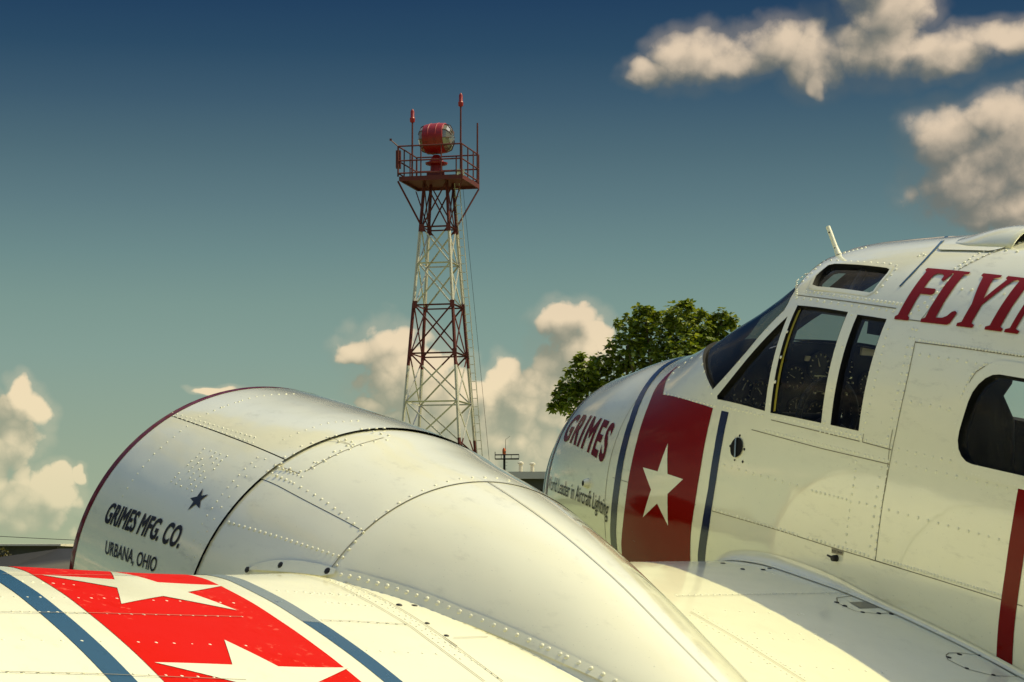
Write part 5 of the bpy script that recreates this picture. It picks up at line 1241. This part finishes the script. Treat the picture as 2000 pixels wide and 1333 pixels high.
# low mast with a small catwalk, farther away
mp = at(985, 1114, 150.0); mp.z = 0
mast = empty('light_mast', mp, (0, 0, math.atan2(RGT.y, RGT.x)))
tag(mast, 'small dark mast with a catwalk and orange lamp left of the airplane nose', 'mast')
K = 30.0
hz = lambda y: 1.752 + (1114 - y) / K
MB().tube((0, 0, 0), (0, 0, hz(880)), .09, .075, 8).build('pole', M['screw'], mast)
st = MB()
for i in range(18): st.tube((.07, 0, hz(920) - 3 + i * .22), (.20, 0, hz(920) - 3 + i * .22), .012, .012, 4)
st.build('climbing_steps', M['screw'], mast)
cw = MB()
for dy in (-.35, .35):
    for z in (898, 890):
        cw.tube((-.6, dy, hz(z)), (.95, dy, hz(z) + .02), .022, .022, 5)
    for x in (-.6, -.2, .45, .95): cw.tube((x, dy, hz(898)), (x, dy, hz(889)), .016, .016, 5)
cw.box((-.6, -.35, hz(899)), (.95, .35, hz(899) + .04)); cw.tube((-.6, 0, hz(898)), (-.6, 0, hz(884)), .025, .025, 5)
cw.build('catwalk', M['screw'], mast)
MB().tube((.08, 0, hz(889)), (.08, 0, hz(860)), .02, .012, 6).tube((.08, 0, hz(860)), (.38, 0, hz(853)), .010, .008, 5).build('whip_antenna', M['screw'], mast)
M['orange'] = principled('orange_lamp_housing', (.65, .13, .02), .4)
MB().lathe([(0, .10), (.15, .11), (.30, .11), (.42, .05)], (-.02, 0, hz(889)), (0, 0, 1), 12).tube((-.12, 0, hz(883)), (.10, 0, hz(883)), .09, .09, 10).build('lamp', M['orange'], mast, True)

# buildings
M['cream_metal'] = worn('cream_roof_metal', (.66, .62, .50), (.35, .27, .16), .2, .5, .4)
M['wall_dark'] = worn('green_grey_siding', (.085, .085, .06), (.05, .045, .03), .4, .8, .6)
M['wall_brown'] = worn('brown_siding', (.035, .028, .018), (.02, .017, .012), .4, .85, .6)
M['shadow_bay'] = principled('unlit_interior', (.02, .02, .02), .9)


def shed(name, label, px0, px1, ytop, dist, depth, fascia, vents=()):
    K = 4500 / dist; o = at(px0, 1114, dist); o.z = 0
    root = empty(name, o, (0, 0, math.atan2(RGT.y, RGT.x))); tag(root, label, 'building')
    L = (px1 - px0) / K; H = 1.752 + (1114 - ytop) / K; s = DS
    def bx(nm, lo, hi, mat):
        lo2 = (lo[0], min(lo[1] * s, hi[1] * s), lo[2]); hi2 = (hi[0], max(lo[1] * s, hi[1] * s), hi[2])
        return MB().box(lo2, hi2).build(nm, mat, root)
    bx('wall', (0.3, .3, 0), (L - .3, depth, H - fascia - .55), M['wall_brown'])
    bx('eave', (0.1, .1, H - fascia - .55), (L - .1, depth + .1, H - fascia), M['wall_dark'])
    rf = MB(); y0, y1 = -.15 * s, (depth + .3) * s
    v = [(-.15, y0, H - fascia), (L + .15, y0, H - fascia), (L + .15, y0, H - .05), (-.15, y0, H - .05), (-.15, y1, H - fascia), (L + .15, y1, H - fascia), (L + .15, y1, H + .1), (-.15, y1, H + .1)]
    rf.add(v, [(0, 1, 2, 3), (3, 2, 6, 7), (4, 7, 6, 5), (0, 3, 7, 4), (1, 5, 6, 2), (0, 4, 5, 1)])
    rfo = rf.build('roof', M['cream_metal'], root)
    for (vx, vh) in vents:
        MB().lathe([(0, .10), (vh * .75, .10), (vh * .75, .16), (vh * .9, .16), (vh, .05)], ((vx - px0) / K, .8 * s, H - .03), (0, 0, 1), 12).build('roof_vent', M['cream_metal'], rfo, True)
    n = int(L / 3.2)
    for i in range(n):
        x = 1.2 + i * 3.2
        bx('wall_post', (x, .24, 0), (x + .18, .299, H - fascia - .56), M['wall_dark'])
    return root


shed('terminal_shed', 'low building with cream roof edge and roof vents left of the nose', 990, 1330, 921, 120.0, 9, .42, ((1017, .55), (1040, .5)))
hg = shed('hangar', 'low dark building with cream roof edge at the far left', -420, 118, 1062, 140.0, 12, .16)
# overgrown hedge before the far-left building
def hedge():
    rnd = random.Random(9); K = 4500 / 132; o = at(-260, 1114, 132); o.z = 0
    vs = []; fs = []
    for i in range(2600):
        x = rnd.uniform(0, 10.0); h = 3.02 - max(0, x - 8.0) * .9
        z = rnd.uniform(.1, h); y = rnd.gauss(0, .35)
        p = o + LX * x + FWD * y + Vector((0, 0, z)); u = Vector((rnd.gauss(0, 1), rnd.gauss(0, 1), rnd.gauss(0, 1))).normalized(); w = u.orthogonal().normalized(); s = rnd.uniform(.06, .13); b = len(vs)
        vs += [p + u * s, p + w * s * .6, p - u * s, p - w * s * .6]; fs.append((b, b + 1, b + 2, b + 3))
    ob = mesh_obj('hedge', vs, fs, M['leaf_dry'], None, smooth=False)
    tag(ob, 'olive overgrown hedge in front of the far left building', 'hedge')


def leaf_mat(name, c1, c2, tr=0.35):
    m = bpy.data.materials.new(name); m.use_nodes = True; nt = m.node_tree; nt.nodes.clear(); g = G(nt)
    geo = g.n('ShaderNodeNewGeometry')
    c = g.mix(geo.outputs['Random Per Island'], c1, c2)
    d = g.n('ShaderNodeBsdfPrincipled'); g.put(d.inputs['Base Color'], c); d.inputs['Roughness'].default_value = .5
    t = g.n('ShaderNodeBsdfTranslucent'); g.put(t.inputs[0], g.mix(1.0, c, (1.4, 1.2, .5), 'MULTIPLY'))
    mx = g.n('ShaderNodeMixShader'); mx.inputs[0].default_value = tr
    nt.links.new(d.outputs[0], mx.inputs[1]); nt.links.new(t.outputs[0], mx.inputs[2])
    o = g.n('ShaderNodeOutputMaterial'); nt.links.new(mx.outputs[0], o.inputs[0])
    return m


M['leaf'] = leaf_mat('tree_leaf', (.06, .115, .008), (.25, .30, .035))
M['leaf_dry'] = leaf_mat('hedge_leaf', (.06, .06, .015), (.16, .13, .04), .2)
M['bark'] = worn('tree_bark', (.09, .07, .045), (.04, .03, .02), .5, .9, 8)
hedge()


def tree():
    rnd = random.Random(21); dist = 62.0; K = 4500 / dist
    base = at(1300, 1114, dist); base.z = 0
    root = empty('broadleaf_tree', base, (0, 0, math.atan2(RGT.y, RGT.x)))
    tag(root, 'green broadleaf tree standing behind the airplane nose', 'tree')
    X = lambda px: (px - 1300) / K
    Z = lambda py: 1.752 + (1114 - py) / K
    # clumps: px, py, radius(px), depth
    cl = [(1225, 672, 30, -.2), (1232, 640, 26, .3), (1262, 628, 24, -.2), (1275, 655, 46, 0), (1315, 640, 46, .4), (1335, 628, 28, -.4), (1355, 655, 46, .3), (1372, 640, 26, -.2), (1385, 680, 40, .3),
          (1300, 690, 60, 0), (1260, 700, 38, .4), (1340, 710, 62, -.5), (1218, 700, 30, 0), (1205, 712, 18, .3), (1412, 632, 20, 0), (1425, 650, 20, .2), (1400, 662, 22, .1), (1434, 626, 9, 0), (1418, 690, 40, .4),
          (1150, 718, 24, -.2), (1163, 742, 28, .2), (1130, 750, 30, .0), (1105, 765, 20, .2), (1112, 785, 18, -.2), (1186, 742, 16, .1), (1092, 795, 11, 0), (1120, 800, 26, .3), (1175, 712, 10, .4), (1155, 785, 30, 0),
          (1225, 778, 44, .2), (1300, 770, 90, .5), (1380, 770, 80, 0), (1240, 850, 90, .4), (1340, 850, 100, 0), (1440, 780, 70, .5), (1262, 607, 9, 0), (1285, 614, 11, .3), (1335, 607, 12, 0), (1365, 617, 10, 0), (1215, 655, 10, .2), (1232, 618, 10, .1)]
    for i in range(130):                       # loose sprigs breaking the outline
        px, py, r, dp = rnd.choice(cl[:29]); a = rnd.uniform(-.3, 3.5)
        cl.append((px + math.cos(a) * r * 1.05, py - math.sin(a) * r * 1.05, rnd.uniform(4, 10), dp))
    vs = []; fs = []
    for (px, py, r, dp) in cl:
        c = Vector((X(px), dp * 1.2 * DS, Z(py))); R = r / K
        n = int(min(620, 14 + 400 * R * R))
        for i in range(n):
            d = Vector((rnd.gauss(0, 1), rnd.gauss(0, 1), rnd.gauss(0, 1))).normalized()
            p = c + d * R * rnd.uniform(.35, 1.15)
            # a spray of leaflets drooping off a short twig
            u = (d + Vector((rnd.gauss(0, .6), rnd.gauss(0, .6), rnd.gauss(-.1, .5)))).normalized(); up_ = Vector((0, 0, 1)); sd = u.cross(up_)
            sd = sd.normalized() if sd.length > .1 else Vector((1, 0, 0))
            nl = rnd.choice((2, 3, 3))
            for k in range(nl):
                e = (u * .75 + sd * (k - (nl - 1) / 2) * 1.0 + Vector((0, 0, rnd.uniform(-.4, .15)))).normalized()
                s = rnd.uniform(.09, .18); w = e.cross(Vector((rnd.gauss(0, .5), rnd.gauss(0, .5), 1))).normalized() * s * .36; b = len(vs)
                vs += [p, p + e * s * .45 + w, p + e * s + Vector((0, 0, -s * .15)), p + e * s * .45 - w]; fs.append((b, b + 1, b + 2, b + 3))
    mesh_obj('crown', vs, fs, M['leaf'], root, smooth=False)
    tr_ = MB()
    tr_.tube((0, 0, 0), (.1, 0, 2.6), .32, .24, 10).tube((.1, 0, 2.6), (0, .1, 4.6), .24, .16, 10)
    for (px, py, r, dp) in cl[:33:2]:
        a = Vector((rnd.uniform(-.1, .1), 0, rnd.uniform(2.6, 4.8))); b = Vector((X(px), dp * 1.2 * DS, Z(py))); mid = (a + b) / 2 + Vector((0, 0, -.25))
        tr_.tube(a, mid, .10, .06, 7); tr_.tube(mid, b, .06, .02, 6)
    tr_.build('trunk', M['bark'], root, True)


tree()

# overhead wire at the far left, between two poles
pA = at(-700, 1114, 138); pB = at(330, 1114, 142); pA.z = pB.z = 0
zA = 1.752 + (1114 - 1000) / 4500 * 138; zB = 1.752 + (1114 - 1072) / 4500 * 142
for p_, z_, lb in ((pA, zA, 'wooden utility pole beyond the left edge of the picture'), (pB, zB, 'short wooden utility pole behind the near engine cowl')):
    r_ = empty('utility_pole', p_); tag(r_, lb, 'pole', 'utility poles')
    MB().tube((0, 0, 0), (0, 0, z_ + .15), .14, .10, 10).build('pole', M['bark'], r_); MB().box((-.6, -.06, z_ - .02), (.6, .06, z_ + .1)).build('crossarm', M['bark'], r_)
wr = MB(); prev = None
for t in np.linspace(0, 1, 41):
    q_ = pA.lerp(pB, t); q_.z = zA + (zB - zA) * t - .8 * 4 * t * (1 - t) * .4 + .3
    if prev is not None: wr.tube(prev, q_, .02, .02, 5, False)
    prev = q_.copy()
tag(wr.build('overhead_wire', M['screw'], None), 'thin dark overhead wire crossing the sky at far left', 'wire')

bpy.context.view_layer.update()
